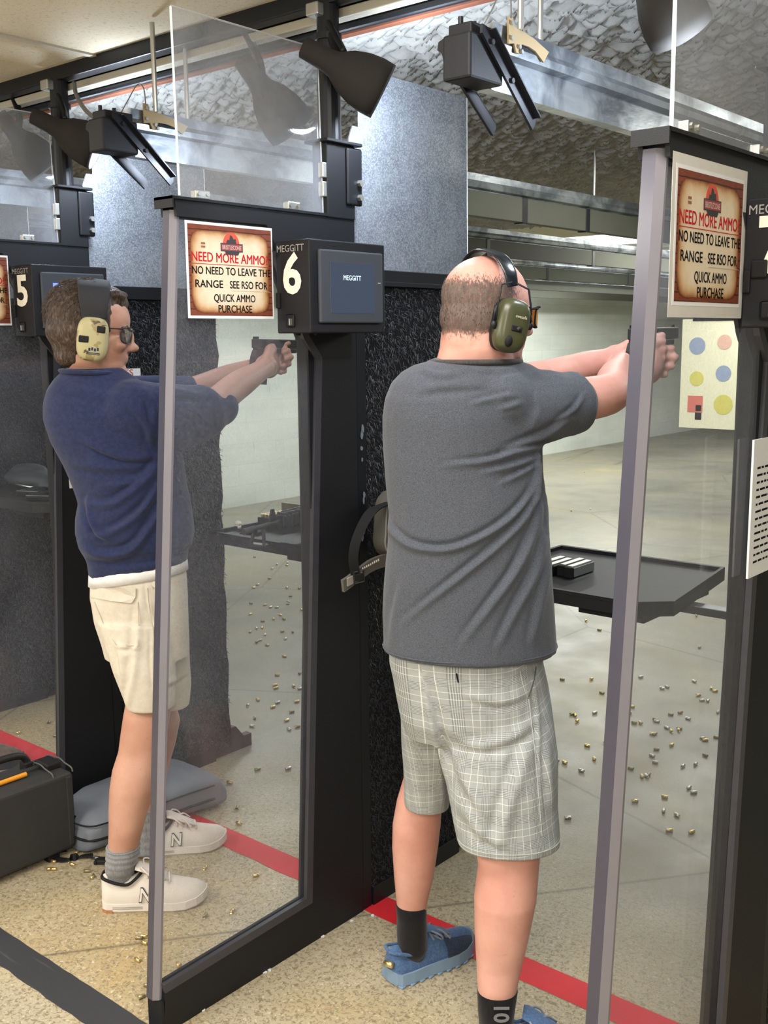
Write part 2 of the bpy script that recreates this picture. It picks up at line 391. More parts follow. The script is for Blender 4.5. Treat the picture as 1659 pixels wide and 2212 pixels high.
# ================================================================ THE ROOM
LX = {4: -4.15, 5: -3.0, 6: -1.85, 7: -0.73}     # right-hand face of each divider
PITCH = 1.15
def struct(name, bm, m, **kw): return obj(name, bm, m, kind='structure', **kw)
struct('floor', box((-8.2, -3.2, -0.1), (3.2, 24, 0.0)), M['floor'])
struct('wall_left', box((-7.9, 1.9, 0), (-7.6, 24, 3.0)), M['wall'])
struct('wall_back', box((-8.2, -3.4, 0), (3.2, -3.2, 2.45)), M['wall'])
struct('wall_right', box((3.0, -3.2, 0), (3.2, 24, 3.0)), M['wall'])
struct('wall_far', box((-7.6, 21.8, 0), (3.0, 22.0, 3.0)), M['wall'])
struct('ceiling', box((-8.2, -3.2, 2.43), (3.2, 1.99, 2.5)), M['tile'])
bm = BM()
for k in range(-5, 5): hull_box(bm, (-2.80+1.22*k-0.012, -3.2, 2.424), (-2.80+1.22*k+0.012, 1.985, 2.4305))
for yy in (0.62, -0.6, -1.82): hull_box(bm, (-8.2, yy-0.012, 2.4245), (3.2, yy+0.012, 2.4308))
struct('trim_1', bm, plain('ceiling_grid', (196, 188, 172), 0.6))
struct('trim_2', box((-8.2, 1.985, 2.39), (3.2, 2.03, 2.5), 0.004), M['black_steel'])
struct('trim_3', box((-8.2, 2.032, 2.366), (3.2, 2.068, 2.389), 0.003), M['cream_steel'])
struct('trim_4', box((-8.2, 2.072, 2.350), (3.2, 2.098, 2.372), 0.008), M['black_steel'])
struct('trim_5', box((-8.2, 2.106, 2.350), (3.2, 2.135, 2.376), 0.006), M['wood'])
# red line and black stripe painted on the floor
def stripe(name, y0, y1, x0, x1, m, **kw):
    bm = BM(); n = 160; rr = random.Random(3)
    a = [bm.verts.new((x0+(x1-x0)*i/n, y0+rr.uniform(-0.0025, 0.0035), 0.0012)) for i in range(n+1)]
    b = [bm.verts.new((x0+(x1-x0)*i/n, y1+rr.uniform(-0.001, 0.001), 0.0012)) for i in range(n+1)]
    for i in range(n): bm.faces.new((a[i], a[i+1], b[i+1], b[i]))
    obj(name, bm, m, kind='structure')
stripe('trim_6', 2.075, 2.17, -7.5, 2.5, M['red_tape'])
t = NT('worn_black_floor_stripe'); co = t.coord()
t.set(t.mix(t.ramp(t.noise(t.coord(scale=(2, 40, 1), rot=(0, 0, 0.5)), 2, 4), [(0.62, G0), (0.75, (0.5,)*3)]), srgb(50, 51, 55), srgb(92, 92, 95)), 0.6)
stripe('trim_7', 1.273, 1.369, -7.5, -1.87, t.m)

# foam-covered ceiling of the range, really shaped near the line
def foam(name, x0, x1, y0, y1, z, dx, dy, amp, parent=None, droop=0.035):
    nx, ny = int((x1-x0)/dx)+1, int((y1-y0)/dy)+1
    X, Y = np.meshgrid(np.linspace(x0, x1, nx), np.linspace(y0, y1, ny)); P = np.stack([X.ravel(), Y.ravel(), np.zeros(X.size)], 1)
    wx = vnoise(P*[9, 9, 1], 1)-.5; wy = vnoise(P*[7, 11, 1]+[3, 9, 0], 2)-.5; big = vnoise(P*[1.4, 1.4, 1], 5)-.5
    u = (P[:, 0]*0.96+P[:, 1]*0.25)/0.10+wx*0.9; v = (P[:, 1]*0.96-P[:, 0]*0.22)/0.034+wy*1.1
    row = np.floor(v); fv = v-row; u2 = u+0.5*(row % 2)+_hash(row.astype(np.int64), row.astype(np.int64)*0, row.astype(np.int64)*0, 9)*0.6
    fu = np.abs((u2 % 1)-0.5)*2
    h = (fv**1.6)*(1-fu**2)*1.0+0.35*(vnoise(P*[34, 50, 1], 8)-.5)+0.5*big+0.35*(vnoise(P*[16, 22, 1], 4)-.5)
    edge = np.clip((P[:, 1]-y0)/0.25, 0, 1) if droop else np.ones(len(P))
    Z = z-amp*h*(0.3+0.7*edge)-droop*(1-edge)**2 + (0.0 if droop else 0)
    me = bpy.data.meshes.new(name); P[:, 2] = Z
    idx = np.arange(nx*ny).reshape(ny, nx)
    q = np.stack([idx[:-1, :-1], idx[1:, :-1], idx[1:, 1:], idx[:-1, 1:]], -1).reshape(-1, 4)
    me.vertices.add(len(P)); me.vertices.foreach_set('co', P.ravel()); me.loops.add(q.size); me.polygons.add(len(q))
    me.loops.foreach_set('vertex_index', q.ravel()); me.polygons.foreach_set('loop_start', np.arange(0, q.size, 4)); me.polygons.foreach_set('loop_total', np.full(len(q), 4))
    me.update(calc_edges=True)
    o = obj(name, me, M['foam'], parent, smooth=True); return o
o = foam('ceiling_foam', -5.6, 1.0, 2.14, 4.6, 2.415, 0.0105, 0.0065, 0.034); tag(o, kind='structure')
o = foam('ceiling_foam', -7.6, 1.6, 4.56, 6.99, 2.415, 0.02, 0.010, 0.034, None, 0.0); tag(o, kind='structure')
struct('ceiling_slab', box((-8.2, 2.0, 2.50), (3.2, 24, 2.6)), M['cream_ceiling'])
struct('ceiling_board', box((-7.6, 6.99, 2.40), (3.0, 7.93, 2.46)), M['cream_ceiling'])
def emit(name, rgb, k):
    m = bpy.data.materials.new(name); m.use_nodes = True; b = m.node_tree.nodes['Principled BSDF']
    b.inputs['Base Color'].default_value = srgb(*rgb); b.inputs['Emission Color'].default_value = srgb(*rgb); b.inputs['Emission Strength'].default_value = k; return m
M['ceiling_glow'] = emit('lit_ceiling_glow', (246, 252, 255), 1.6)
struct('ceiling_white', box((-7.6, 7.93, 2.43), (3.0, 21.8, 2.5)), plain('white_range_ceiling', (226, 228, 224), 0.7, 0, 0.3, 0.04, 3))
for i, (x0, x1, y0, y1) in enumerate(((-5.75, -3.75, 7.98, 8.9), (-7.3, -5.95, 8.1, 9.4), (-5.75, -3.75, 9.9, 10.8), (-7.3, -5.95, 10.9, 12.0), (-5.7, -4.2, 13, 14))):  # glowing panels added in place of a strongly lit white ceiling
    f = thing('glow_panel', ((x0+x1)/2, (y0+y1)/2, 2.40), 'added glowing panel standing for the lit white range ceiling beyond the foam', 'glowing panel', 'glowing panels standing for lit ceiling far down the range')
    obj('housing', box((x0, y0, 2.405), (x1, y1, 2.43), 0.01), M['white_paint'], f); obj('glow_face', box((x0+.03, y0+.03, 2.395), (x1-.03, y1-.03, 2.41), 0.008), M['ceiling_glow'], f)

# ================================================================ LANE DIVIDERS
XF = LX[6]
def XB(p0, p1, **k): return box(p0, p1, **k)
def build_divider():
    X = XF; d = thing('lane_divider', (X-0.02, 1.95, 0), 'x', 'partition', 'see-through lane dividers along the firing line')
    poly = [(1.368, 0), (2.07, 0), (2.07, 1.897), (1.497, 1.897), (1.502, 1.858), (1.765, 1.858), (1.80, 1.80), (1.90, 1.60), (1.942, 1.55), (1.866, 0.115), (1.378, 0.103)]
    bm = BM(); prismX(bm, poly, X-0.008, X); prismX(bm, poly, X-0.052, X-0.044)
    hull_box(bm, (X-0.046, 1.9, 0.0), (X-0.006, 2.068, 1.897)); hull_box(bm, (X-0.046, 1.38, 0), (X-0.006, 1.95, 0.085)); hull_box(bm, (X-0.052, 1.366, 0), (X, 1.372, 0.085))
    hull_box(bm, (X-0.058, 1.488, 1.893), (X+0.004, 1.98, 1.899)); hull_box(bm, (X-0.058, 1.488, 1.875), (X+0.004, 1.492, 1.899))
    obj('frame', bm, M['black_powder'], d)
    # dark glazing strip round the opening
    inner = [(1.80, 1.80), (1.90, 1.60), (1.942, 1.55), (1.866, 0.115), (1.378, 0.103)]
    off = [(1.778, 1.80), (1.879, 1.595), (1.920, 1.548), (1.845, 0.137), (1.374, 0.125)]
    bm = BM(); prismX(bm, inner+off[::-1], X-0.010, X+0.002)
    obj('glazing_strip', bm, plain('dark_glazing_strip', (58, 58, 66), 0.35, 0, 0.5, 0.2, 30), d)
    # thick clear sheet and its cut front edge
    bm = BM(); prismX(bm, [(1.374, 0.05), (1.93, 0.05), (1.95, 1.88), (1.515, 1.88)], X-0.042, X-0.011)
    obj('acrylic_panel', bm, M['acrylic'], d)
    bm = BM()
    def edge(z, o): y = 1.356+(1.500-1.356)*(z-0.085)/1.80; return y+o
    secs = []
    for z in (0.086, 0.6, 1.2, 1.872):
        secs.append([(X-0.043, edge(z, 0), z), (X-0.021, edge(z, 0), z), (X-0.009, edge(z, 0.011), z), (X-0.009, edge(z, 0.017), z), (X-0.043, edge(z, 0.017), z)])
    R = [[bm.verts.new(p) for p in s] for s in secs]
    for a, b in zip(R, R[1:]):
        for j in range(5):
            f = bm.faces.new((a[j], a[(j+1) % 5], b[(j+1) % 5], b[j])); f.material_index = 1 if j in (1, 2) else 0
    bm.faces.new(R[0][::-1]); bm.faces.new(R[-1]); recalc(bm)
    obj('acrylic_edge', bm, [M['acr_edge'], M['acr_edge_light']], d)
    # thin upper sheet with its clips
    ux = X-0.004
    bm = BM(); prismX(bm, [(1.517, 1.900), (1.962, 1.900), (1.953, 2.282), (1.512, 2.282)], ux-0.006, ux)
    obj('upper_acrylic', bm, M['acrylic_thin'], d)
    bm = BM(); tube(bm, [(ux-0.003, 1.5125, 2.282), (ux-0.003, 1.5165, 1.902)], 0.0033, 4); tube(bm, [(ux-0.003, 1.963, 1.902), (ux-0.003, 1.9535, 2.282), (ux-0.003, 1.5125, 2.283)], 0.0022, 4)
    obj('upper_acrylic_edge', bm, M['acr_thin_edge'], d)
    for y in (1.575, 1.855):
        c = obj('clip', box((ux-0.012, y-0.020, 1.899), (ux+0.006, y+0.020, 1.917), 0.002), M['zinc'], d)
        for yy in (y-0.012, y+0.012): obj('bolt', cyl(BM(), (ux+0.005, yy, 1.909), (ux+0.010, yy, 1.909), 0.005, n=6), M['zinc'], c)
    for z in (1.955, 2.0, ):
        obj('clip', box((ux-0.010, 1.955, z-0.016), (ux+0.006, 1.970, z+0.020), 0.002), M['zinc'], d)
    # post above the cap, flange, strap, and the slimmer tube up to the rail
    bm = BM(); hull_box(bm, (X-0.046, 1.968, 1.89), (X+0.004, 2.07, 2.07), 0.003); hull_box(bm, (X-0.06, 1.955, 2.068), (X+0.018, 2.085, 2.076), 0.002)
    obj('post', bm, M['black_powder'], d)
    st = obj('strap', box((X+0.002, 2.035, 1.925), (X+0.010, 2.092, 2.064), 0.006, 3), M['black_powder'], d)
    for z in (1.945, 1.98): obj('bolt', cyl(BM(), (X+0.009, 2.079, z), (X+0.020, 2.079, z), 0.0085, n=6), M['zinc'], st)
    obj('upper_post', cyl(cyl(BM(), (X-0.02, 2.005, 2.07), (X-0.02, 2.005, 2.40), 0.030, 0.027, 20), (X-0.02, 2.005, 2.31), (X-0.02, 2.005, 2.325), 0.034, n=20), M['black_steel'], d)
    # downrange side: strip, carpeted panel, kick board, trim, steel sheet
    obj('edge_strip', box((X-0.05, 2.072, 0.0), (X-0.001, 2.108, 1.77), 0.002), M['black_steel'], d)
    bm = BM(); rr = random.Random(5)
    for z in (1.36, 1.31, 1.28, 1.17, 1.07, 1.12, 1.185, 1.09, 1.345):
        cz = z; cy = 2.09+rr.uniform(-.005, .005); a = rr.uniform(.004, .008); b2 = rr.uniform(.005, .016)
        bm.faces.new([bm.verts.new((X+0.0006, cy+a*math.cos(q)*rr.uniform(.6, 1), cz+b2*math.sin(q)*rr.uniform(.7, 1))) for q in [2*PI*i/9 for i in range(9)]])
    obj('scuff', bm, plain('pale_scuff', (112, 118, 128), 0.7), d, kind='stuff')
    n = 26; right = [(2.60+0.005*math.sin(i*1.7)+0.004*math.sin(i*3.1), 0.04+1.69*i/n) for i in range(n+1)]
    bm = BM(); prismX(bm, [(2.11, 0.0), (2.50, 0.0)]+right+[(2.11, 1.73)], X-0.05, X-0.004)
    cp = obj('carpet_panel', bm, M['carpet'], d)
    # pile: thousands of small fibres lying on the panel
    N = 15000; rg = np.random.default_rng(11); co = np.empty((N*3, 3)); y = rg.uniform(2.108, 2.60, N); z = rg.uniform(0.04, 1.735, N)
    dens = 1+0*y; a = rg.normal(-PI/2, 0.8, N); L = rg.uniform(0.008, 0.02, N); wd = rg.uniform(0.0007, 0.0016, N); ox = rg.uniform(0.002, 0.009, N)
    dy, dz = np.cos(a), np.sin(a)
    co[0::3] = np.stack([np.full(N, X-0.004), y-dz*wd, z+dy*wd], 1); co[1::3] = np.stack([np.full(N, X-0.004), y+dz*wd, z-dy*wd], 1)
    co[2::3] = np.stack([X-0.004+ox, y+dy*L, z+dz*L], 1)
    me = bpy.data.meshes.new('carpet_pile'); me.vertices.add(N*3); me.vertices.foreach_set('co', co.ravel()); me.loops.add(N*3); me.polygons.add(N)
    me.loops.foreach_set('vertex_index', np.arange(N*3)); me.polygons.foreach_set('loop_start', np.arange(0, N*3, 3)); me.polygons.foreach_set('loop_total', np.full(N, 3)); me.update(calc_edges=True)
    obj('carpet_pile', me, M['pile'], cp, kind='stuff')
    obj('kick_board', box((X-0.004, 2.112, 0.0), (X+0.004, 2.52, 0.055), 0.001), M['black_steel'], d)
    bm = BM(); hull_box(bm, (X-0.055, 2.075, 1.735), (X+0.004, 2.60, 1.772), 0.002); hull_box(bm, (X-0.055, 2.075, 1.730), (X+0.008, 2.60, 1.742), 0.001)
    obj('top_trim', bm, M['black_steel'], d)
    bm = BM(); prismX(bm, [(2.075, 1.772), (2.585, 1.772), (2.578, 2.268), (2.115, 2.268), (2.115, 2.125), (2.09, 2.125), (2.075, 2.09)], X-0.024, X-0.020)
    obj('steel_sheet', bm, M['sheet'], d)
    bm = BM(); tube(bm, [(X-0.022, 2.587, 1.775), (X-0.022, 2.580, 2.268)], 0.0035, 4); obj('sheet_edge', bm, plain('bare_sheet_edge', (214, 220, 222), 0.3, 0.5), d)
    bm = BM(); prismX(bm, [(2.50, 0.0), (2.72, 0.0), (2.72, 0.05), (2.68, 0.05), (2.64, 0.10), (2.60, 0.10), (2.58, 0.22), (2.50, 0.22)], X-0.045, X-0.015)
    obj('foot_bracket', bm, M['maroon'], d)
    return d
D6 = build_divider()
D = {6: D6, 4: copy_tree(D6, (-2*PITCH, 0, 0)), 5: copy_tree(D6, (-PITCH, 0, 0)), 7: copy_tree(D6, (1.12, 0.015, 0))}
D[6]['label'] = 'see-through lane divider with black frame between the two shooters, carrying the box numbered 6'
D[5]['label'] = 'see-through lane divider behind the man in the navy sweatshirt, carrying the box numbered 5'
D[4]['label'] = 'farthest lane divider, seen only through the clear sheet behind the black hard case'
D[7]['label'] = 'nearest lane divider, its clear edge crossing the hands of the man in the grey T-shirt'

# ================================================================ CONTROL BOXES
def build_box(num):
    X = LX[num]; t_ = thing('control_box', (X+0.055, 1.92, 1.608), 'black lane control box numbered %d with a touch screen, fixed to its divider post' % num if False else {5: 'black control box numbered 5, half behind the dark-haired head', 6: 'black control box numbered 6 with its touch screen in full view', 7: 'nearest black control box, cut off by the frame'}[num], 'control box')
    x1 = X+0.112; y0, y1 = 1.789, 2.055; z0, z1 = 1.609, 1.822
    obj('housing', box((X+0.002, y0, z0), (x1, y1, z1), 0.003), M['black_powder'], t_)
    s = obj('screen_frame', box((x1-0.002, 1.815, 1.632), (x1+0.009, 2.038, 1.80), 0.004, 2), M['bezel'], t_)
    g = emit('lit_touch_screen', (68, 78, 96), 0.5); 
    nt = g.node_tree; b = nt.nodes['Principled BSDF']; b.inputs['Base Color'].default_value = srgb(34, 40, 52); b.inputs['Roughness'].default_value = 0.25
    obj('screen', box((x1+0.0085, 1.848, 1.655), (x1+0.0098, 2.005, 1.772), 0.0005), g, s)
    if num == 5:
        obj('screen_graphic', join([]) if False else box((x1+0.0099, 1.853, 1.748), (x1+0.0101, 1.93, 1.768)), emit('screen_blue_bar', (110, 130, 230), 1.0), s)
        obj('screen_graphic', box((x1+0.0099, 1.855, 1.715), (x1+0.0101, 1.90, 1.742)), emit('screen_red_shape', (150, 96, 110), 0.6), s)
    else:
        obj('screen_lettering', place_text('MEGGiTT', (x1+0.0104, 1.892, 1.732), (0, 1, 0), (0, 0, 1), 0.0115, 0.062, 0.0), emit('screen_letters', (196, 226, 246), 1.0), s)
    obj('indicator', box((x1+0.0088, 2.018, 1.728), (x1+0.0096, 2.028, 1.7295)), M['white_paint'], s)
    yb = y0-0.0008
    obj('maker_lettering', place_text('MEGGiTT', (X+0.008, yb, z1-0.026), (1, 0, 0), (0, 0, 1), 0.0155, 0.088, 0.0), M['silver_text'], t_)
    obj('lane_number', place_text(str(num), (X+0.056, yb, z0+0.094), (1, 0, 0), (0, 0, 1), 0.088, 0.060, 0.028, 'CENTER'), M['white_paint'], t_)
    la = obj('latch', box((X+0.004, y0-0.006, z0+0.058), (X+0.016, y0, z0+0.095), 0.002), M['black_rubber'], t_)
    if num == 7:
        la = obj('latch', box((X+0.016, y0-0.005, z0+0.082), (X+0.044, y0, z0+0.112), 0.003), M['black_rubber'], t_)
    k = obj('lock', box((X+0.034, y0-0.003, z0+0.014), (X+0.062, y0, z0+0.044), 0.004), M['black_powder'], t_)
    obj('key', box((X+0.052, y0-0.012, z0+0.018), (X+0.055, y0-0.002, z0+0.034), 0.001), M['zinc'], k)
    bm = BM()
    for q in (0.012, 0.07): cyl(bm, (X+q+0.02, y0+0.04, z0), (X+q+0.02, y0+0.04, z0-0.005), 0.005, n=10)
    obj('foot_screw', bm, M['black_rubber'], t_, kind='stuff')
    return t_
for n_ in (5, 6, 7):
    o = build_box(n_)
    if n_ == 7: o.location.y += 0.015

# ================================================================ AMMO SIGNS
def sign_mats():
    t = NT('printed_planks'); co = t.coord()
    w_ = t.n('ShaderNodeTexWave', wave_type='BANDS', bands_direction='Z'); w_.inputs['Scale'].default_value = 22; w_.inputs['Distortion'].default_value = 1.2; t.l(co, w_.inputs[0])
    c = t.mix(t.noise(co, 60, 4), srgb(104, 48, 34), srgb(134, 74, 54)); c = t.mix(t.ramp(w_.outputs[1], [(0.0, (0.9,)*3), (0.12, G0)]), c, srgb(48, 24, 20)); t.set(c, 0.6, 0, 0.3); M['planks'] = t.m
    t = NT('printed_parchment'); co = t.coord(kind='Generated'); sp = t.n('ShaderNodeSeparateXYZ'); t.l(co, sp.inputs[0])
    a = t.math('ABSOLUTE', t.math('SUBTRACT', sp.outputs['Y'], 0.5)); b = t.math('ABSOLUTE', t.math('SUBTRACT', sp.outputs['Z'], 0.5))
    e = t.math('ADD', t.math('POWER', t.math('MULTIPLY', a, 2.0), 7.0), t.math('POWER', t.math('MULTIPLY', b, 2.0), 7.0))
    e = t.math('ADD', e, t.math('MULTIPLY', t.math('SUBTRACT', t.noise(t.coord(), 30, 4), 0.5), 0.5))
    c = t.ramp(e, [(0.05, srgb(222, 208, 184)), (0.35, srgb(206, 176, 138)), (0.75, srgb(160, 108, 66)), (1.0, srgb(88, 48, 30))]); t.set(c, 0.6, 0, 0.3); M['parchment'] = t.m
sign_mats()
M['logo_red'] = plain('logo_orange_red', (204, 82, 60), 0.6); M['logo_dark'] = plain('logo_dark_grey', (52, 54, 58), 0.6); M['logo_band'] = plain('logo_maroon', (150, 60, 66), 0.6); M['logo_pale'] = plain('logo_pale', (196, 186, 176), 0.6)
def build_sign(num):
    X = LX[num]+0.0005; ya, yb, za, zb = 1.522, 1.780, 1.643, 1.851
    lab = {5: 'ammo notice on the clear sheet beside the box numbered 5, cut off by the frame', 6: 'ammo notice with brown plank border taped beside the box numbered 6', 7: 'ammo notice with brown plank border taped beside the nearest control box'}[num]
    s = thing('notice', (X, (ya+yb)/2, za), lab, 'sign')
    obj('paper', box((X-0.0006, ya, za), (X+0.0004, yb, zb)), M['paper'], s)
    if num == 7: obj('sleeve', box((X-0.0004, ya-0.012, za-0.018), (X+0.0001, yb+0.012, zb+0.016)), plain('clear_sleeve_film', (214, 212, 206), 0.3, 0, 0.5), s)
    x = X+0.0006
    pb = obj('plank_border', box((x-0.0004, ya+0.006, za+0.006), (x, yb-0.004, zb-0.006)), M['planks'], s)
    n = 40; pl = []
    cy, cz, ry, rz = (ya+yb)/2-0.001, (za+zb)/2-0.003, (yb-ya)/2-0.013, (zb-za)/2-0.015
    for i in range(n*2):
        q = 2*PI*i/(n*2); e = 0.24; r2 = 1+0.012*math.sin(i*2.3)+0.008*math.sin(i*5.1)
        pl.append((cy+ry*r2*math.copysign(abs(math.cos(q))**e, math.cos(q)), cz+rz*r2*math.copysign(abs(math.sin(q))**e, math.sin(q))))
    bm = BM(); prismX(bm, pl, x, x+0.0003); obj('parchment', bm, M['parchment'], s)
    x += 0.0006
    def T(txt, y, z, h, wd, m, bold=0.0): obj('lettering', join([place_text(txt, (x+.0001*k, y+o_, z+p_), (0, 1, 0), (0, 0, 1), h, wd-.0008, 0, lift=0.0) for k, (o_, p_) in enumerate(((0, 0), (.0009, 0), (.0004, .0006)))]), m, s)
    w_ = yb-ya-.004; T('NEED MORE AMMO?', ya+0.014, zb-0.085, 0.0205, w_-0.026, M['red_ink'], 0.0)
    obj('underline', box((x, ya+0.014, zb-0.0905), (x+0.0002, yb-0.010, zb-0.0893)), M['red_ink'], s)
    T('NO NEED TO LEAVE THE', ya+0.014, zb-0.112, 0.0165, w_-0.019, M['ink'], 0.0)
    T('RANGE', ya+0.022, zb-0.141, 0.0165, 0.080, M['ink'], 0.0); T('SEE RSO FOR', ya+0.122, zb-0.141, 0.0165, w_-0.138, M['ink'], 0.0)
    obj('dash', box((x, ya+0.106, zb-0.1342), (x+0.0002, ya+0.116, zb-0.1334)), M['logo_pale'], s)
    obj('underline', box((x, ya+0.125, zb-0.1465), (x+0.0002, yb-0.010, zb-0.1457)), M['logo_pale'], s)
    T('QUICK AMMO', ya+0.074, zb-0.171, 0.0165, 0.125, M['ink'], 0.0); T('PURCHASE', ya+0.086, zb-0.196+0.001, 0.0165, 0.102, M['ink'], 0.0)
    bm = BM(); prismX(bm, [(ya+0.130+0.025*math.cos(q), zb-0.047+0.029*math.sin(q)) for q in [PI*i/16 for i in range(17)]], x, x+0.0002); lg = obj('logo', bm, M['logo_red'], s)
    bm = BM(); prismX(bm, [(ya+0.112, zb-0.047), (ya+0.119, zb-0.034), (ya+0.124, zb-0.036), (ya+0.127, zb-0.024), (ya+0.133, zb-0.026), (ya+0.137, zb-0.033), (ya+0.143, zb-0.031), (ya+0.146, zb-0.047)], x+0.0002, x+0.0004); obj('tree', bm, M['logo_dark'], lg)
    bm = BM(); prismX(bm, [(ya+0.098, zb-0.042), (ya+0.164, zb-0.042), (ya+0.164, zb-0.060), (ya+0.098, zb-0.060)], x+0.0004, x+0.0006); prismX(bm, [(ya+0.110, zb-0.060), (ya+0.154, zb-0.060), (ya+0.150, zb-0.067), (ya+0.114, zb-0.067)], x+0.0004, x+0.0006); obj('banner', bm, M['logo_dark'], lg)
    obj('banner_field', box((x+0.0006, ya+0.100, zb-0.058), (x+0.0008, ya+0.162, zb-0.044)), M['logo_band'], lg)
    obj('banner_lettering', place_text('BRISTLECONE', (x+0.0009, ya+0.103, zb-0.0555), (0, 1, 0), (0, 0, 1), 0.009, 0.056, 0.01, lift=0), M['logo_pale'], lg)
    bm = BM()
    for z in (zb-0.046, zb-0.053): hull_box(bm, (x, ya+0.042, z-0.002), (x+0.0002, ya+0.054, z+0.002))
    obj('cartridge_picture', bm, plain('printed_cartridge', (140, 92, 60), 0.6), lg)
    return s
for n_ in (5, 6, 7):
    o = build_sign(n_)
    if n_ == 7: o.location.y += 0.015
# rules sheets on the downrange edge of the posts
for n_, lab in ((5, 'white rules sheet behind the man in the navy sweatshirt, red heading by his chin'), (7, 'white rules sheet on the nearest post, cut off by the frame')):
    X = LX[n_]+0.0045; s = thing('rules_sheet', (X, 2.05, 1.12), lab, 'sign')
    y0 = 1.948 if n_ == 5 else 1.884; z0, z1 = (1.121, 1.50) if n_ == 5 else (1.154, 1.41)
    obj('paper', box((X-0.004, y0, z0), (X, y0+0.30, z1)), M['paper'], s)
    obj('heading', place_text('RULES', (X+0.0004, y0+0.165, z1-0.024), (0, 1, 0), (0, 0, 1), 0.022, 0.105, 0.01, lift=0), plain('orange_red_ink', (196, 84, 58), 0.7), s)
    rr = random.Random(n_); bm = BM()
    for i in range(20):
        z = z1-0.055-i*0.0135
        if z < z0+0.02: break
        yy = y0+0.02
        while yy < y0+0.26:
            l_ = rr.uniform(.008, .03); hull_box(bm, (X, yy, z), (X+0.0003, min(yy+l_, y0+0.28), z+0.004)); yy += l_+0.005
    obj('printed_lines', bm, M['ink'], s, kind='stuff')

# ================================================================ LAMPS AT THE POSTS
def build_lamp(side, X0):
    """side +1: on the right of the post, -1: on the left"""
    if side > 0:
        neck = atY(652, 100, 1.89); mid = atY(700, 122, 1.905); mouth = atY(770, 172, 1.96); hook = np.array([LX[6]-0.03, 1.99, 2.37])
        lab = 'right'
    else:
        neck = atY(520, 125, 1.93); mid = atY(535, 150, 1.95); mouth = atY(580, 238, 2.0); hook = atY(522, 52, 2.04)
    off = np.array([X0-LX[6], 0, 0]); ax = mouth-neck; L = np.linalg.norm(ax); ax = ax/L; a = Vector(ax); x, y, _ = frame_of(a)
    if side > 0: L = 0.215; ax = ax+np.array([0.10, 0.45, -0.10]); ax /= np.linalg.norm(ax)
    else: L = 0.215; ax = ax+np.array([0.05, 0.25, -0.02]); ax /= np.linalg.norm(ax)
    a = Vector(ax); x, y, _ = frame_of(a)
    t_ = thing('stall_lamp', neck+off, 'x', 'lamp', 'dark bell-shaped lamps hung at the posts')
    prof = [(0.0, 0.016), (0.004, 0.0245), (0.06, 0.0265), (0.085, 0.031), (0.115, 0.050), (0.15, 0.062), (0.185, 0.067), (L, 0.066)]
    bm = BM(); c0 = Vector(neck+off); rings = []
    full = [(s_, r_) for s_, r_ in prof]+[(s_-0.001, r_-0.003) for s_, r_ in prof[::-1][:-2]]
    for s_, r_ in full: rings.append([c0+a*s_+(x*math.cos(q)+y*math.sin(q))*r_ for q in [2*PI*i/32 for i in range(32)]])
    loft(bm, rings); recalc(bm); obj('lamp_shade', bm, M['lamp'], t_, smooth=True)
    bm = BM(); bc = c0+a*0.135; ell(bm, bc, (0.034, 0.034, 0.034)); cyl(bm, c0+a*0.06, bc, 0.016, 0.026)
    obj('bulb', bm, emit('warm_white_bulb', (255, 250, 240), 3.0), t_, smooth=True)
    h = Vector(hook+off)
    bm = BM(); tube(bm, spline([c0+a*0.09+Vector((0, 0, 0.02)), (c0+a*0.09+h)/2+Vector((0, 0.02, 0.0)), h]), 0.012, 8)
    if side > 0: tube(bm, spline([c0+a*0.11+Vector((0, 0.0, 0.04)), h+Vector((0.05, 0.0, -0.06)), h+Vector((0.01, 0, 0.0))]), 0.009, 8)
    obj('bracket_arm', bm, M['black_steel'], t_, smooth=True)
    bm = BM(); hull_box(bm, h+Vector((-0.020, -0.032, -0.008)), h+Vector((0.020, 0.028, 0.022)), 0.004); obj('rail_clamp', bm, M['zinc'], t_)
    d = bpy.data.lights.new('lamp_bulb_light', 'POINT'); d.energy = 8; d.color = (0.76, 0.86, 1.0); d.shadow_soft_size = 0.04
    lo = bpy.data.objects.new('lamp_bulb_light', d); COL.objects.link(lo); lo.location = c0+a*(L+0.035); lo.rotation_euler = a.to_track_quat('-Z', 'Y').to_euler()
    return t_
for n_ in (5, 6): build_lamp(1, LX[n_])['label'] = 'dark bell-shaped lamp on the open side of the post numbered %d' % n_
for n_ in (5, 6, 7):
  lp = build_lamp(-1, LX[n_]); sh_ = {5: (0, 0, .02), 6: (0, 0, 0), 7: (-.06, .045, .06)}[n_]; lp.location = Vector(lp.location)+Vector(sh_)
  lp['label'] = ['dark bell-shaped lamp behind the clear upper sheet beside the post numbered 5', 'dark bell-shaped lamp behind the clear upper sheet beside the post numbered 6', 'dark bell-shaped lamp at the top edge, partly behind the nearest upper sheet'][n_-5]

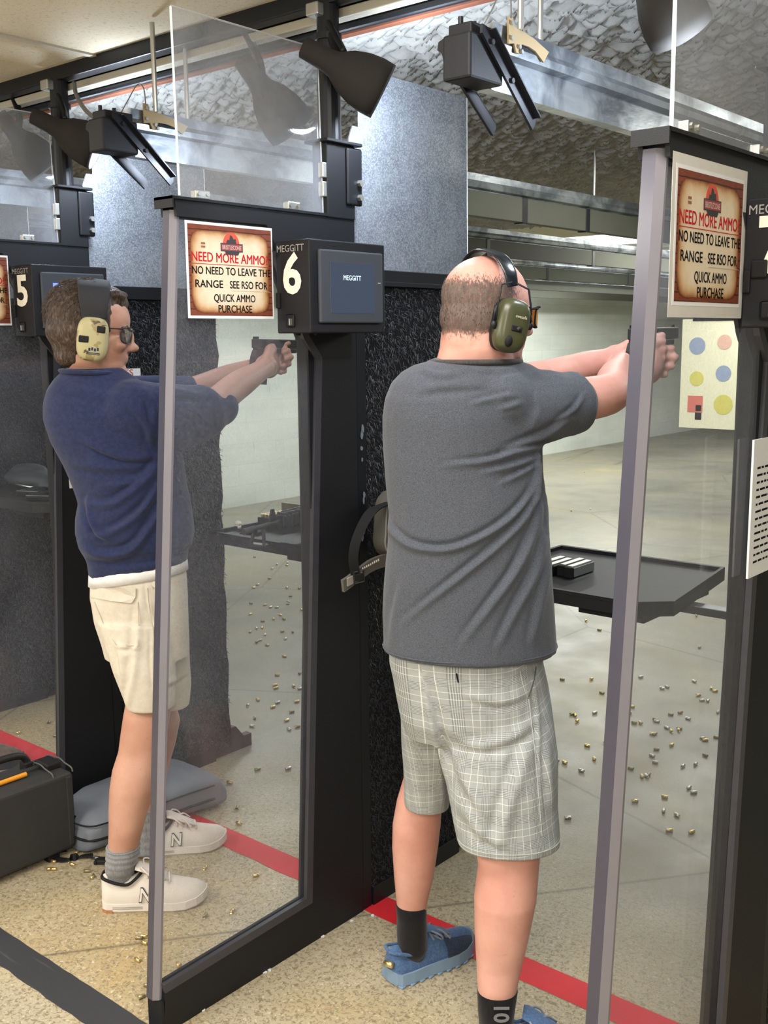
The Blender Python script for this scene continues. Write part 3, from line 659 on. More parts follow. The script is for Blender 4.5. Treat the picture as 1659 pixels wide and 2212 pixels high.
# ================================================================ TARGET RAILS AND CARRIERS
lane_x = [(-7.025), (-5.875), (-4.725), (-3.575), (-2.425), (-1.275), (-0.125)]
def build_rail():
    X = lane_x[5]; t_ = thing('target_rail', (X, 1.8, 2.06), 'x', 'rail', 'galvanised target rails hung along the lanes')
    prof = [(0.016, 2.078), (0.016, 2.142), (0.036, 2.146), (0.040, 2.160), (0.034, 2.172), (0.036, 2.196), (-0.036, 2.196), (-0.034, 2.172), (-0.040, 2.160), (-0.036, 2.146), (-0.016, 2.142), (-0.016, 2.078)]
    bm = BM(); prismY(bm, [(X+a_, b_) for a_, b_ in prof], 1.80, 15.5); obj('channel', bm, M['galv'], t_)
    for y in (2.02, 4.3, 7.0, 10): obj('hanger_rod', cyl(BM(), (X, y, 2.19), (X, y, 2.43), 0.006, n=10), M['zinc'], t_)
    p = obj('side_plate', box((X-0.019, 2.75, 2.045), (X+0.019, 15.4, 2.138), 0.002), M['plate'], t_)  # part added to carry the reflection on the galvanised web
    for y in (3.7, 4.2, 5.1, 6.3, 7.6, 9.0): obj('joint', box((X-0.022, y, 2.04), (X+0.022, y+0.035, 2.14), 0.003), M['black_steel'], p)
    return t_
r6 = build_rail(); r6['label'] = 'galvanised target rail over the lane of the man in the grey T-shirt'
for i, lab in ((4, 'target rail over the lane of the man in the navy sweatshirt, dark underside'), (3, 'third target rail from the bald man, beige reflection painted under it'), (2, 'target rail seen just under the third one'), (1, 'second lowest target rail far across the range'), (0, 'lowest target rail in view, next to the white wall')):
    copy_tree(r6, (lane_x[i]-lane_x[5], 0, 0))['label'] = lab
def build_carrier():
    X = lane_x[5]; t_ = thing('target_carrier', (X, 1.75, 2.04), 'x', 'target carrier', 'black target carriers parked at the rail ends')
    bm = BM(); hull_box(bm, (X-0.015, 1.70, 2.077), (X+0.050, 1.81, 2.160), 0.005); hull_box(bm, (X-0.010, 1.712, 2.158), (X+0.044, 1.80, 2.180), 0.003)
    obj('housing', bm, M['black_powder'], t_)
    bm = BM(); prismY(bm, [(X-0.012, 2.158), (X-0.028, 2.152), (X-0.031, 2.138), (X-0.020, 2.130), (X-0.014, 2.11)], 1.705, 1.75); obj('side_hook', bm, M['black_powder'], t_)
    for yy in (1.722, 1.765): obj('top_bolt', cyl(BM(), (X+0.012, yy, 2.178), (X+0.012, yy, 2.194), 0.005, n=8), M['black_steel'], t_)
    for s_, xx in ((1, X+0.056), (-1, X-0.022)):
        a = np.array([xx, 1.735, 2.168]) if s_ > 0 else np.array([xx, 1.74, 2.12]); b = np.array([xx, 1.912, 2.018]) if s_ > 0 else np.array([xx, 1.885, 2.014]); dv = (b-a)/np.linalg.norm(b-a); nv = np.array([0, -dv[2], dv[1]])
        wd = 0.026
        q = lambda u, v_: tuple((a+dv*u+nv*v_)[1:])
        L = np.linalg.norm(b-a); bm = BM(); prismX(bm, [q(0.0, -wd/2), q(-.01, 0), q(0.012, wd/2), q(L-.008, wd/2), q(L, 0.004), q(L, -wd/2)], xx-0.003, xx+0.003)
        prismX(bm, [q(0.012, wd/2-0.003), q(0.012, wd/2), q(L-.008, wd/2), q(L-.008, wd/2-0.003)], xx-0.003 if s_ > 0 else xx-0.014, xx+0.016 if s_ > 0 else xx+0.003)
        arm = obj('hanger_arm', bm, plain('black_arm_steel', (36, 38, 46), 0.3, 0.3, 0.6), t_)
        if s_ > 0:
            for u in (0.03, 0.12): p = a+dv*u-nv*0.002; obj('bolt', cyl(BM(), (xx+0.003, p[1], p[2]), (xx+0.008, p[1], p[2]), 0.0055, n=6), M['black_steel'], arm)
            for u in (0.035, 0.09, 0.215): p = a+dv*u+nv*(wd/2+0.0005); cyl_ = cyl(BM(), (xx+0.008, p[1], p[2]), (xx+0.008, p[1]+nv[1]*.001, p[2]+nv[2]*.001), 0.0028 if u > .2 else 0.004, n=12); obj('hole', cyl_, M['white_paint'], arm)
    return t_
c6 = build_carrier(); c6['label'] = 'black target carrier with two slanting arms above the bald man'
copy_tree(c6, (-PITCH, 0, 0))['label'] = 'black target carrier above the man in the navy sweatshirt'
# tan bracket, rod and wire at the rail end
for X, lab in ((lane_x[5], 'tan rail bracket on a hanging rod beside the carrier above the bald man'), (lane_x[4], 'tan rail bracket behind the clear sheet above the navy sweatshirt')):
    t_ = thing('rail_bracket', (X+0.02, 1.98, 2.2), lab, 'bracket')
    sh = lambda q_: (1.835+(q_[0]-1.905)*0.78, 2.150+(q_[1]-2.185)*0.78)
    bm = BM(); prismX(bm, [sh(q_) for q_ in [(1.905, 2.265), (1.925, 2.265), (1.93, 2.245), (2.02, 2.235), (2.095, 2.215), (2.07, 2.185), (2.03, 2.205), (2.0, 2.21), (1.965, 2.21), (1.955, 2.185), (1.94, 2.185), (1.93, 2.205), (1.905, 2.20)]], X+0.041, X+0.045)
    obj('plate', bm, M['bracket'], t_)
    for y, z in ((1.915, 2.25), (1.915, 2.215), (1.95, 2.258), (1.985, 2.246), (1.96, 2.19), (1.95, 2.2)):
        y, z = sh((y, z)); obj('bolt', cyl(BM(), (X+0.045, y, z), (X+0.050, y, z), 0.0045, n=6), M['zinc'], t_)
    bm = BM(); tube(bm, [(X+0.048, 1.872, 2.195), (X+0.048, 1.872, 2.42)], 0.0065, 10); obj('rod', bm, M['zinc'], t_)
    bm = BM(); tube(bm, spline([(X+0.02, 1.78, 2.182), (X+0.03, 1.80, 2.22), (X+0.03, 1.83, 2.26), (X+0.045, 1.838, 2.25), (X+0.046, 1.842, 2.21)]), 0.0016, 6); obj('wire', bm, M['cable'], t_)
tag(obj('conduit', tube(BM(), spline([atY(160, 178, 1.99), atY(165, 205, 1.97), atY(185, 238, 1.93), atY(215, 262, 1.88), atY(234, 270, 1.82), (lane_x[4]-0.03, 1.78, 2.16)]), 0.0065, 8), M['cable'], smooth=True), 'grey cable drooping from the ceiling rail to a target carrier', 'cable')

# ================================================================ SHELVES
def build_shelf():
    X = LX[6]; t_ = thing('stall_shelf', (X+0.33, 2.76, 0.86), 'x', 'shelf', 'black tray shelves across the stalls')
    pl = [(X+0.03, 2.50), (X+0.585, 2.50), (X+0.665, 2.575), (X+0.60, 3.06), (X+0.03, 3.06)]
    bm = BM(); prismZ(bm, pl, 0.862, 0.892); obj('tray', bm, M['black_powder'], t_)
    bm = BM(); c = np.mean(pl, 0); inn = [tuple(np.array(p)+(c-np.array(p))*np.array([0.035, 0.05])) for p in pl]
    for i in range(5):
        a, b, bi, ai = pl[i], pl[(i+1) % 5], inn[(i+1) % 5], inn[i]; prismZ(bm, [a, b, bi, ai], 0.8925, 0.903)
    obj('rim', bm, M['black_powder'], t_)
    bm = BM(); hull_box(bm, (X+0.40, 2.535, 0.838), (X+0.60, 2.95, 0.862), 0.003); obj('under_plate', bm, M['black_powder'], t_)
    obj('cross_rail', box((X+0.02, 2.71, 0.838), (X+1.08, 2.76, 0.861), 0.003), plain('grey_cross_rail', (74, 78, 84), 0.4, 0.4), t_)
    return t_
s6 = build_shelf(); s6['label'] = 'black tray shelf holding the stack of pistol magazines'
s5 = copy_tree(s6, (-PITCH, 0, 0)); s5['label'] = 'black tray shelf holding the rifle, seen through the clear sheet'
s4 = copy_tree(s6, (-2*PITCH, -0.35, 0.093)); s4['label'] = 'black tray shelf holding a dark bag and two handguns'
# ================================================================ PEOPLE
def vr(y, xL, xR, d, ratio=0.8, e=0.92, tilt=0.0, n=36, skew=0.0):
    """one horizontal body section as it is seen: height row y, silhouette xL..xR, distance d"""
    c = atD((xL+xR)/2, y, d); hw = (xR-xL)/2/FPX*((c-CAM)@_f)
    ring = ering(c+FH*skew, RH, FH, hw, hw*ratio, n, e)
    if tilt: ring = [p+np.array([0, 0, tilt*((p-c)@RH)/hw]) for p in ring]
    return ring
def body_loft(bm, rows, **k):
    rings = [vr(*r, **k) for r in rows]; return loft(bm, rings)
def limb(bm, pts, rads, n=20):
    P = [np.array(p, float) for p in pts]; m = len(P); S = spline(P, 5); rr = []
    for i in range(len(S)):
        t = i/5; k = min(int(t), m-2); f = t-k; f = f*f*(3-2*f); rr.append(rads[k]*(1-f)+rads[k+1]*f)
    tube(bm, S, rr, n); ell(bm, P[0], (rads[0],)*3); ell(bm, P[-1], (rads[-1],)*3); return bm
def folds(me, lines, noise_amp=0.0, noise_scale=(7, 7, 5), seed=1):
    """real displacement of cloth along creases"""
    co, no = getco(me), getno(me); px, py = proj(co); pp = np.stack([px, py], 1); face = np.clip(((CAM-co)*no).sum(1)/np.linalg.norm(CAM-co, axis=1)*3+0.3, 0, 1)
    disp = np.zeros(len(co))
    for pts, A, w_ in lines:
        S = np.array([p[:2] for p in spline([np.array([a_, b_, 0]) for a_, b_ in pts], 6)]); best = np.full(len(co), 1e9); sg = np.zeros(len(co)); tt = np.zeros(len(co))
        for i in range(len(S)-1):
            a_, b_ = S[i], S[i+1]; ab = b_-a_; L2 = ab@ab+1e-9; t = np.clip(((pp-a_)@ab)/L2, 0, 1); q = pp-(a_+t[:, None]*ab); dd = np.hypot(q[:, 0], q[:, 1]); m = dd < best
            best[m] = dd[m]; sg[m] = np.sign(ab[0]*q[:, 1]-ab[1]*q[:, 0])[m]; tt[m] = ((i+t)/(len(S)-1))[m]
        s_ = best*sg; tap = np.clip(np.sin(np.clip(tt, 0.02, 0.98)*PI), 0, 1)**0.6
        disp += A*tap*(np.exp(-(s_/w_)**2)-0.85*np.exp(-((s_-1.5*w_)/(0.8*w_))**2))
    disp *= face
    if noise_amp: disp += noise_amp*(vnoise(co*np.array(noise_scale)+seed*7, seed)-.5)+noise_amp*0.4*(vnoise(co*np.array(noise_scale)*2.7, seed+3)-.5)
    setco(me, co+no*disp[:, None]); return me
def Rz(a): return Matrix.Rotation(a, 3, 'Z')
def head(bm, c, yaw, s=1.0, pitch=0.0, jaw=1.0, nape=0.0):
    """yaw: direction faced, from +Y towards +X"""
    R = Rz(-yaw) @ Matrix.Rotation(pitch, 3, 'X')
    for (x, y, z), r in (((0, -.006, .036), (.076, .099, .084)), ((0, .036, .030), (.063, .060, .064)), ((0, .040, -.035), (.056*jaw, .054, .070)), ((0, .040, -.080), (.047*jaw, .046, .036)),
                         ((0, .074, -.098), (.022, .020, .018)), ((0, .104, -.036), (.0135, .017, .012)), ((0, .096, -.016), (.009, .012, .028)), ((0, .082, .008), (.048, .014, .011)),
                         ((0, .086, -.062), (.022, .009, .0075)), ((0, .0845, -.071), (.020, .009, .0075)), ((.036, .066, -.030), (.024, .022, .020)), ((-.036, .066, -.030), (.024, .022, .020)),
                         ((.076, -.006, -.012), (.008, .018, .030)), ((-.076, -.006, -.012), (.008, .018, .030)), ((0, -.045+nape, -.055), (.058-nape*.3, .055-nape*.3, .055)), ((0.008, .100, -.041), (.008, .009, .007)), ((-0.008, .100, -.041), (.008, .009, .007))):
        ell(bm, Vector(c)+R @ Vector((x*s, y*s, z*s)), (r[0]*s, r[1]*s, r[2]*s), R, 18)
    return R
def head_pt(c, R, p, s=1.0): return np.array(Vector(c)+R @ Vector((p[0]*s, p[1]*s, p[2]*s)))

def skin_mat(name, a, b, c, red=0.3):
    t = NT(name); co = t.coord()
    col = t.ramp(t.noise(co, 7, 4, 0.6), [(0.3, srgb(*a)), (0.5, srgb(*b)), (0.7, srgb(*c))])
    col = t.mix(t.ramp(t.noise(co, 55, 3, 0.7), [(0.62, G0), (0.78, (0.3,)*3)]), col, srgb(int(a[0]*.8), int(a[1]*.72), int(a[2]*.7)))
    t.set(col, 0.5, 0, 0.35); t.b.inputs['Subsurface Weight'].default_value = 0.0
    t.bump(t.noise(co, 260, 3), 0.12, 0.001); return t.m
M['skin_pink'] = skin_mat('skin_pink', (196, 140, 125), (206, 153, 139), (214, 166, 152))
M['skin_tan'] = skin_mat('skin_tan', (180, 132, 112), (190, 144, 124), (200, 156, 136))
def cloth(name, rgb, rgb2, scale=(160, 160, 40), amt=1.0, rough=0.9, weave=900, bump=0.25):
    t = NT(name); co = t.coord(scale=scale); c2 = t.coord()
    f = t.noise(co, 1.0, 3, 0.7)
    col = t.mix(t.ramp(f, [(0.36, G0), (0.64, G1)]), srgb(*rgb), srgb(*rgb2)); col = t.mix(t.math('MULTIPLY', t.noise(c2, 4, 3), 0.25), col, srgb(*[int(v*.82) for v in rgb]))
    t.set(col, rough, 0, 0.15); t.b.inputs['Sheen Weight'].default_value = 0.15; t.bump(t.noise(c2, weave, 2), bump, 0.001); return t.m
M['tee_grey'] = cloth('heather_grey_jersey', (62, 66, 74), (92, 96, 106), (420, 420, 700))
M['navy'] = cloth('navy_fleece', (38, 45, 76), (46, 54, 88), (90, 90, 90))
M['white_tee'] = cloth('white_jersey', (224, 224, 226), (238, 238, 240), (60, 60, 60))
M['cream_twill'] = cloth('cream_twill', (206, 197, 182), (216, 208, 194), (50, 50, 50))
M['sock_grey'] = cloth('grey_ribbed_sock', (126, 128, 132), (154, 156, 160), (300, 300, 20))
M['sock_black'] = cloth('black_sock', (18, 18, 21), (27, 27, 31), (300, 300, 30))
def plaid():
    t = NT('grey_plaid_cotton'); a = t.n('ShaderNodeAttribute', attribute_name='plaid'); s_ = t.n('ShaderNodeSeparateXYZ'); t.l(a.outputs['Vector'], s_.inputs[0])
    def lines(sock, per, defs):
        u = t.math('FRACT', t.math('MULTIPLY', sock, 1/per)); out = None
        for c_, w_ in defs:
            l_ = t.math('LESS_THAN', t.math('ABSOLUTE', t.math('SUBTRACT', u, c_)), w_)
            out = l_ if out is None else t.math('MAXIMUM', out, l_)
        return out
    per = 0.058
    wd = [(0.13, .010), (0.87, .010)]; dk = [(0.36+0.056*i, .013) for i in range(6)]; dw = [(0.388+0.056*i, .010) for i in range(5)]
    base = t.mix(t.noise(t.coord(), 300, 2), srgb(150, 155, 156), srgb(164, 169, 170))
    U, V = s_.outputs['X'], s_.outputs['Y']
    dkm = t.math('MULTIPLY', t.math('MAXIMUM', lines(U, per, dk), lines(V, per, dk)), 0.75); col = t.mix(dkm, base, srgb(112, 116, 118))
    col = t.mix(t.math('MULTIPLY', t.math('MAXIMUM', lines(U, per, dw), lines(V, per, dw)), 0.35), col, srgb(204, 208, 208))
    col = t.mix(t.math('MULTIPLY', t.math('MAXIMUM', lines(U, per, wd), lines(V, per, wd)), 0.62), col, srgb(228, 230, 226))
    t.set(col, 0.85, 0, 0.2); t.bump(t.noise(t.coord(), 700, 2), 0.2, 0.001); return t.m
M['plaid'] = plaid()

# ---- hands: palm, five separate fingers and a thumb closed round the grip
def hand(bm, wrist, knuck, grip_dir, curl_dir, side, s=1.0):
    """wrist, knuckle-row centre, direction across the knuckles, direction the fingers wrap"""
    w_, k_ = Vector(wrist), Vector(knuck); g = Vector(grip_dir).normalized(); cdir = Vector(curl_dir).normalized(); f = (k_-w_).normalized()
    for i in range(4):
        b = k_+g*(0.030-0.0205*i)*s; limb_pts = [w_+g*(0.018-0.012*i)*s, b]
        tube(bm, limb_pts, [0.016*s, 0.0125*s], 12); ell(bm, b, (0.0125*s,)*3)
        L = [0.040, 0.045, 0.041, 0.033][i]*s
        p1 = b+f*L*0.75+cdir*L*0.35; p2 = p1+cdir*L*0.8; p3 = p2+cdir*L*0.15-f*L*0.55; r = [0.0098, 0.0102, 0.0098, 0.0088][i]*s
        tube(bm, [b, p1, p2, p3], [r*1.1, r, r*.95, r*.85], 12)
        for q in (p1, p2): ell(bm, q, (r*1.02,)*3)
        ell(bm, p3, (r*.85,)*3)
    ell(bm, (w_+k_)/2, (0.026*s, 0.026*s, 0.026*s))
    tb = w_+(k_-w_)*0.35+g*0.022*s; t1 = tb+g*0.022*s+f*0.018*s+cdir*0.012*s; t2 = t1+f*0.034*s+cdir*0.004*s; t3 = t2+f*0.024*s
    tube(bm, [tb, t1, t2, t3], [0.016*s, 0.0125*s, 0.0108*s, 0.0088*s], 12); ell(bm, t3, (0.0088*s,)*3); ell(bm, t1, (0.0125*s,)*3)

# ---- shoes
def shoe(parent, heel, yaw, L, W, upper, sole, lace, lining, name, toe_h=0.045, sole_h=0.026, logo=None, tread=False, panel=None):
    fx, fy = math.sin(yaw), math.cos(yaw); F = np.array([fx, fy, 0]); S = np.array([fy, -fx, 0]); U = np.array([0, 0, 1.0]); H0 = np.array([heel[0], heel[1], 0.0])
    outl = [(0.0, .012), (.02, .30), (.06, .38), (.18, .40), (.35, .375), (.5, .41), (.68, .49), (.8, .48), (.9, .40), (.96, .28), (.995, .10)]
    side = [(t_, w_) for t_, w_ in outl]; bend = lambda t_: 0.012*math.sin(PI*t_)*1.0
    tor = lambda t_: max(0, (t_-0.78))**2*0.35*L/0.28+max(0, .06-t_)*0.10
    root = thing(name, tuple(H0), None, None) if False else None
    def P(t_, w_, z): return H0+F*t_*L+S*(w_*W+bend(t_))+U*z
    bm = BM(); rings = []
    for t_, w_ in side:
        b = tor(t_); fl = 1.06
        rings.append([P(t_, -w_*.96, b), P(t_, -w_*fl, b+.006), P(t_, -w_*1.02, b+sole_h), P(t_, 0, b+sole_h+.002), P(t_, w_*1.02, b+sole_h), P(t_, w_*fl, b+.006), P(t_, w_*.96, b), P(t_, 0, b)])
    loft(bm, rings); recalc(bm)
    if tread:
        for i in range(9):
            t_ = .06+.1*i; w_ = np.interp(t_, [a for a, _ in outl], [b for _, b in outl])
            for sg in (-1, 1): q = P(t_, w_*sg*.93, tor(t_)); hull_box(bm, q+np.array([-.008, -.008, .0]), q+np.array([.008, .008, .006]), 0.002)
    so = obj('sole', bm, sole, parent, smooth=False)
    hts = [(0.0, .070), (.02, .086), (.08, .092), (.18, .082), (.28, .076), (.36, .092), (.46, .096), (.56, .087), (.68, .074), (.8, .064), (.9, .056), (.96, .046), (.995, .032)]
    bm = BM(); rings = []
    ts = np.concatenate([[0.004, 0.012], np.linspace(.03, .97, 26), [.985, .994]])
    for t_ in ts:
        w_ = np.interp(t_, [a for a, _ in outl], [b for _, b in outl])*0.97*W; h = np.interp(t_, [a for a, _ in hts], [b for _, b in hts])*L/0.29; b = tor(t_)+sole_h*.7; ring = []
        k = np.clip((t_-.30)/.3, 0, 1); top = 0.42+0.10*k
        for i in range(20):
            q = 2*PI*i/20; cc, ss = math.cos(q), math.sin(q); e = .75; xx = w_*math.copysign(abs(cc)**e, cc); zz = abs(ss)**e
            if ss >= 0: xx *= (1-(1-top)*zz**1.5); zz = zz*(h-b+sole_h*.3)
            else: zz = -zz*.004
            ring.append(P(t_, 0, b)+S*xx+U*zz)
        rings.append(ring)
    loft(bm, rings); recalc(bm); up = obj('upper', bm, upper, parent, smooth=True)
    # dark collar round the ankle opening
    cpts = [P(.012, 0, .084), P(.04, .24, .088), (P(.16, .31, .078)), P(.27, .29, .074), P(.36, .20, .092), P(.40, 0, .102), P(.36, -.20, .092), P(.27, -.29, .074), P(.16, -.31, .078), P(.04, -.24, .088), P(.012, 0, .084)]
    sc = L/.29; cpts = [p*1.0+U*(p[2]*(sc-1)+.004) for p in cpts]
    obj('collar', tube(BM(), spline(cpts, 5), 0.0045, 8), lining, up, smooth=True)
    tg = BM(); loft(tg, [ering(P(a_, 0, z_)*1.0, S, U, w2, .006, 12) for a_, z_, w2 in ((.34, .122, .026), (.38, .120, .030), (.50, .104, .028), (.66, .080, .02))]); recalc(tg); obj('tongue', tg, upper, up, smooth=True)
    bm = BM()
    for i in range(5):
        t_ = .42+.052*i; z = np.interp(t_, [a for a, _ in hts], [b for _, b in hts])*sc+.010
        tube(bm, [P(t_, -.22, z-.014), P(t_+.015, -.08, z), P(t_+.02, .08, z), P(t_+.03, .22, z-.014)], .0028, 6)
    for sg in (-1, 1): tube(bm, spline([P(.43, 0, .104*sc), P(.40, .25*sg, .124*sc), P(.47, .42*sg, .112*sc), P(.52, .30*sg, .090*sc), P(.46, .08*sg, .100*sc)], 6), .0026, 6); tube(bm, spline([P(.44, 0, .104*sc), P(.52, .2*sg, .112*sc), P(.60, .38*sg, .088*sc)], 6), .0026, 6)
    obj('laces', bm, lace, up, smooth=True)
    return P, S, F, U, up, so

# ======================= the bald man in the grey T-shirt
dG = 2.25
gp = thing('person', (-1.40, 1.88, 0), 'bald man in a heather grey T-shirt and plaid shorts aiming a pistol, seen from behind', 'person')
hcG = atD(1052, 676, 2.25); yawG = R_(23)
bm = BM(); RG = head(bm, hcG, yawG, 0.965, R_(-2), 1.05)
# neck and trunk
body_loft(bm, [(1440, 880, 1130, dG, .5), (1300, 870, 1140, dG, .5), (1100, 870, 1140, dG, .5), (950, 870, 1120, dG, .5), (860, 890, 1130, dG, .5), (810, 930, 1115, dG, .6), (785, 940, 1112, dG, .75), (755, 949, 1108, dG, .95), (720, 953, 1105, dG, 1.0), (690, 962, 1100, dG, 1.0)])
shG = np.array([-1.235, 1.87, 1.455]); elG = atY(1312, 852, 2.10); wrG = atY(1346, 786, 2.33)
limb(bm, [shG, (shG+elG)/2+np.array([0, 0, -.004]), elG, elG*.55+wrG*.45+np.array([0, 0, .0]), wrG], [.060, .050, .046, .042, .031])
shL = np.array([-1.53, 2.00, 1.45]); elL = atY(1200, 812, 2.22); wrL = atY(1318, 776, 2.36)
limb(bm, [shL, (shL+elL)/2, elL, (elL+wrL)/2, wrL], [.066, .050, .043, .038, .029])
gunR, gunM = atY(1364, 722, 2.315), atY(1455, 719, 2.49); gd = (gunM-gunR)/np.linalg.norm(gunM-gunR); gs = np.cross(gd, [0, 0, 1]); gs /= np.linalg.norm(gs)
gripT = gunR+gd*0.045+np.array([0, 0, -.025])
hand(bm, wrG, gripT+gs*.022+gd*.012+np.array([0, 0, -.030]), (0, 0, 1), -gs*0.75+gd*.35, 1)
hand(bm, wrL, gripT+gd*.030-gs*.030+np.array([0, 0, -.040]), (0, 0, 1), gs*0.8+gd*.3, -1, 1.02)
ell(bm, gripT+gs*.010+gd*.015+np.array([0, 0, -.05]), (.034, .044, .046)); ell(bm, wrG*.5+gripT*.5+np.array([0, 0, -.02]), (.032, .04, .038))
# legs
body_loft(bm, [(2215, 1036, 1106, 2.14, 1.0), (2160, 1033, 1112, 2.14, 1.0), (2125, 1031, 1118, 2.14, 1.0), (2080, 1029, 1128, 2.15, 1.0), (2010, 1025, 1144, 2.155, 1.0), (1940, 1024, 1158, 2.16, 1.0), (1870, 1033, 1164, 2.17, .95), (1780, 1020, 1172, 2.18, .75), (1600, 980, 1165, 2.22, .5), (1450, 940, 1130, 2.25, .5)])
body_loft(bm, [(2040, 868, 914, 2.465, .9), (1990, 862, 917, 2.445, .95), (1945, 856, 924, 2.44, 1.0), (1890, 851, 937, 2.43, 1.0), (1830, 847, 946, 2.42, 1.0), (1780, 848, 952, 2.41, 1.0), (1730, 857, 955, 2.40, 1.0), (1620, 890, 958, 2.37, .8), (1450, 890, 1000, 2.3, .5)])
limb(bm, [atD(1072, 2260, 2.15), atD(1090, 2300, 2.17)], [.036, .026])
gbody = obj('body', remesh(bm, 0.0042, 5), M['skin_pink'], gp, smooth=True)
# cropped grey-brown hair: a thin stippled layer over the back and sides
def stubble_mat():
    t = NT('cropped_hair'); co = t.coord(kind='World'); sp = t.n('ShaderNodeSeparateXYZ'); t.l(co, sp.inputs[0]); nt = t.t
    g = t.n('ShaderNodeAttribute', attribute_name='cover')
    nz = t.noise(t.coord(scale=(1, 1, .35)), 420, 2, 0.6); big = t.noise(t.coord(), 26, 4)
    a = t.math('ADD', t.math('MULTIPLY', t.math('SUBTRACT', nz, .5), 2.2), t.math('ADD', t.math('MULTIPLY', t.math('SUBTRACT', big, .5), .5), g.outputs['Fac'])); a = t.ramp(a, [(0.35, G0), (0.75, G1)])
    t.set(t.mix(t.noise(t.coord(scale=(1, 1, .4)), 160, 3), srgb(54, 46, 43), srgb(126, 110, 102)), 0.7, 0, 0.2); t.l(a, t.b.inputs['Alpha']); return t.m
hm = BM()
for (x, y, z), r in (((0, -.006, .036), (.0775, .1005, .0855)), ((0, -.045, -.055), (.0595, .0565, .0565)), ((0, -.02, -.01), (.076, .088, .07))): ell(hm, Vector(hcG)+RG @ Vector((x*.965, y*.965, z*.965)), [q*.970 for q in r], RG, 32)
hme = remesh(hm, 0.0042, 9); co = getco(hme); loc = (np.array(co)-hcG) @ np.array(RG)
cov = 0.80-np.clip((loc[:, 2]-0.050)/0.055, 0, 1)*1.3-np.clip((-0.030-loc[:, 2])/0.045, 0, 1)*1.1-np.clip((loc[:, 1]-0.0)/0.05, 0, 1)*.9
at = hme.attributes.new('cover', 'FLOAT', 'POINT'); at.data.foreach_set('value', cov.astype(np.float32))
bmh = BM(); bmh.from_mesh(hme); dl = [v for v in bmh.verts if cov[v.index] < -0.35]; bmesh.ops.delete(bmh, geom=dl, context='VERTS'); bpy.data.meshes.remove(hme)
obj('hair', bmh, stubble_mat(), gp, smooth=True, label='closely cropped greying hair round the bald crown')

# T-shirt
bm = BM()
body_loft(bm, [(1402, 826, 1203, dG, .74), (1385, 826, 1201, dG, .74), (1330, 826, 1198, dG, .74), (1250, 829, 1193, dG, .74), (1170, 834, 1188, dG, .73), (1100, 834, 1182, dG, .72), (1020, 829, 1174, dG, .72), (960, 826, 1172, dG, .72), (900, 826, 1180, dG, .72), (860, 831, 1185, dG, .70), (825, 846, 1182, dG, .66), (802, 868, 1172, dG, .62), (787, 893, 1150, dG, .60), (778, 925, 1125, dG, .60), (770, 945, 1110, dG, .6)])
s1 = np.array([-1.235, 1.87, 1.448]); se = atY(1222, 874, 1.99); 
limb(bm, [atD(1085, 865, 2.2), s1, se*.55+s1*.45, se], [.075, .086, .080, .069])
cyl(bm, se, se+(elG-se)/np.linalg.norm(elG-se)*.030, .069, .068, 24)
l1 = np.array([-1.53, 2.00, 1.45]); cyl(bm, l1, l1+(elL-l1)*.45, .07, .06, 24); limb(bm, [atD(960, 850, 2.28), l1], [.08, .072])
tm = remesh(bm, 0.0048, 6)
GF = [([(1168, 985), (1150, 1060), (1100, 1120), (1030, 1165), (960, 1188), (890, 1180), (845, 1150), (832, 1125)], .007, 7),
      ([(1172, 1040), (1140, 1110), (1080, 1175), (1010, 1235), (940, 1290), (870, 1345)], .0065, 8),
      ([(1176, 1080), (1150, 1160), (1110, 1240), (1060, 1310), (1000, 1390)], .006, 9), ([(1180, 1150), (1160, 1230), (1120, 1310), (1075, 1400)], .005, 9),
      ([(1185, 960), (1120, 975), (1050, 995), (960, 1006)], .0055, 6), ([(1170, 985), (1110, 1005), (1040, 1022)], .0045, 6), ([(1165, 1000), (1120, 1025), (1080, 1045)], .004, 6),
      ([(1235, 905), (1190, 935), (1140, 955), (1090, 975)], .006, 7), ([(1262, 850), (1240, 885), (1200, 915)], .004, 5),
      ([(1110, 850), (1060, 862), (1020, 872)], .0035, 6), ([(1130, 870), (1080, 884)], .003, 6), ([(900, 845), (960, 835), (1060, 830)], .0035, 9),
      ([(905, 795), (950, 812), (1010, 800)], .003, 7), ([(1020, 795), (1060, 800), (1120, 792)], .003, 5), ([(1172, 960), (1168, 1060), (1160, 1100)], -.006, 6), ([(1182, 970), (1184, 1060), (1186, 1150)], .004, 6),
      ([(1190, 1200), (1170, 1290), (1150, 1390)], .004, 9), ([(870, 1250), (850, 1330), (845, 1400)], .003, 10)]
folds(tm, [(a_, b_*1.5, c_) for a_, b_, c_ in GF], .010, (6, 6, 4), 2)
tee = obj('t_shirt', tm, M['tee_grey'], gp, smooth=True)
bm = BM(); tube(bm, [Vector(p) for p in vr(1391, 827, 1202, dG, .74)+vr(1391, 827, 1202, dG, .74)[:1]], .0016, 6, cap=False); obj('hem', bm, M['tee_grey'], tee, smooth=True)
bm = BM(); cr_ = [p+RH*0-np.array([0, 0, 0]) for p in vr(781, 935, 1122, dG, .80, 1.0)]; tube(bm, [Vector(p) for p in cr_+cr_[:2]], .0085, 8, flat=.7); obj('neckband', bm, cloth('neckband_jersey', (64, 60, 60), (78, 74, 74)), tee, smooth=True)

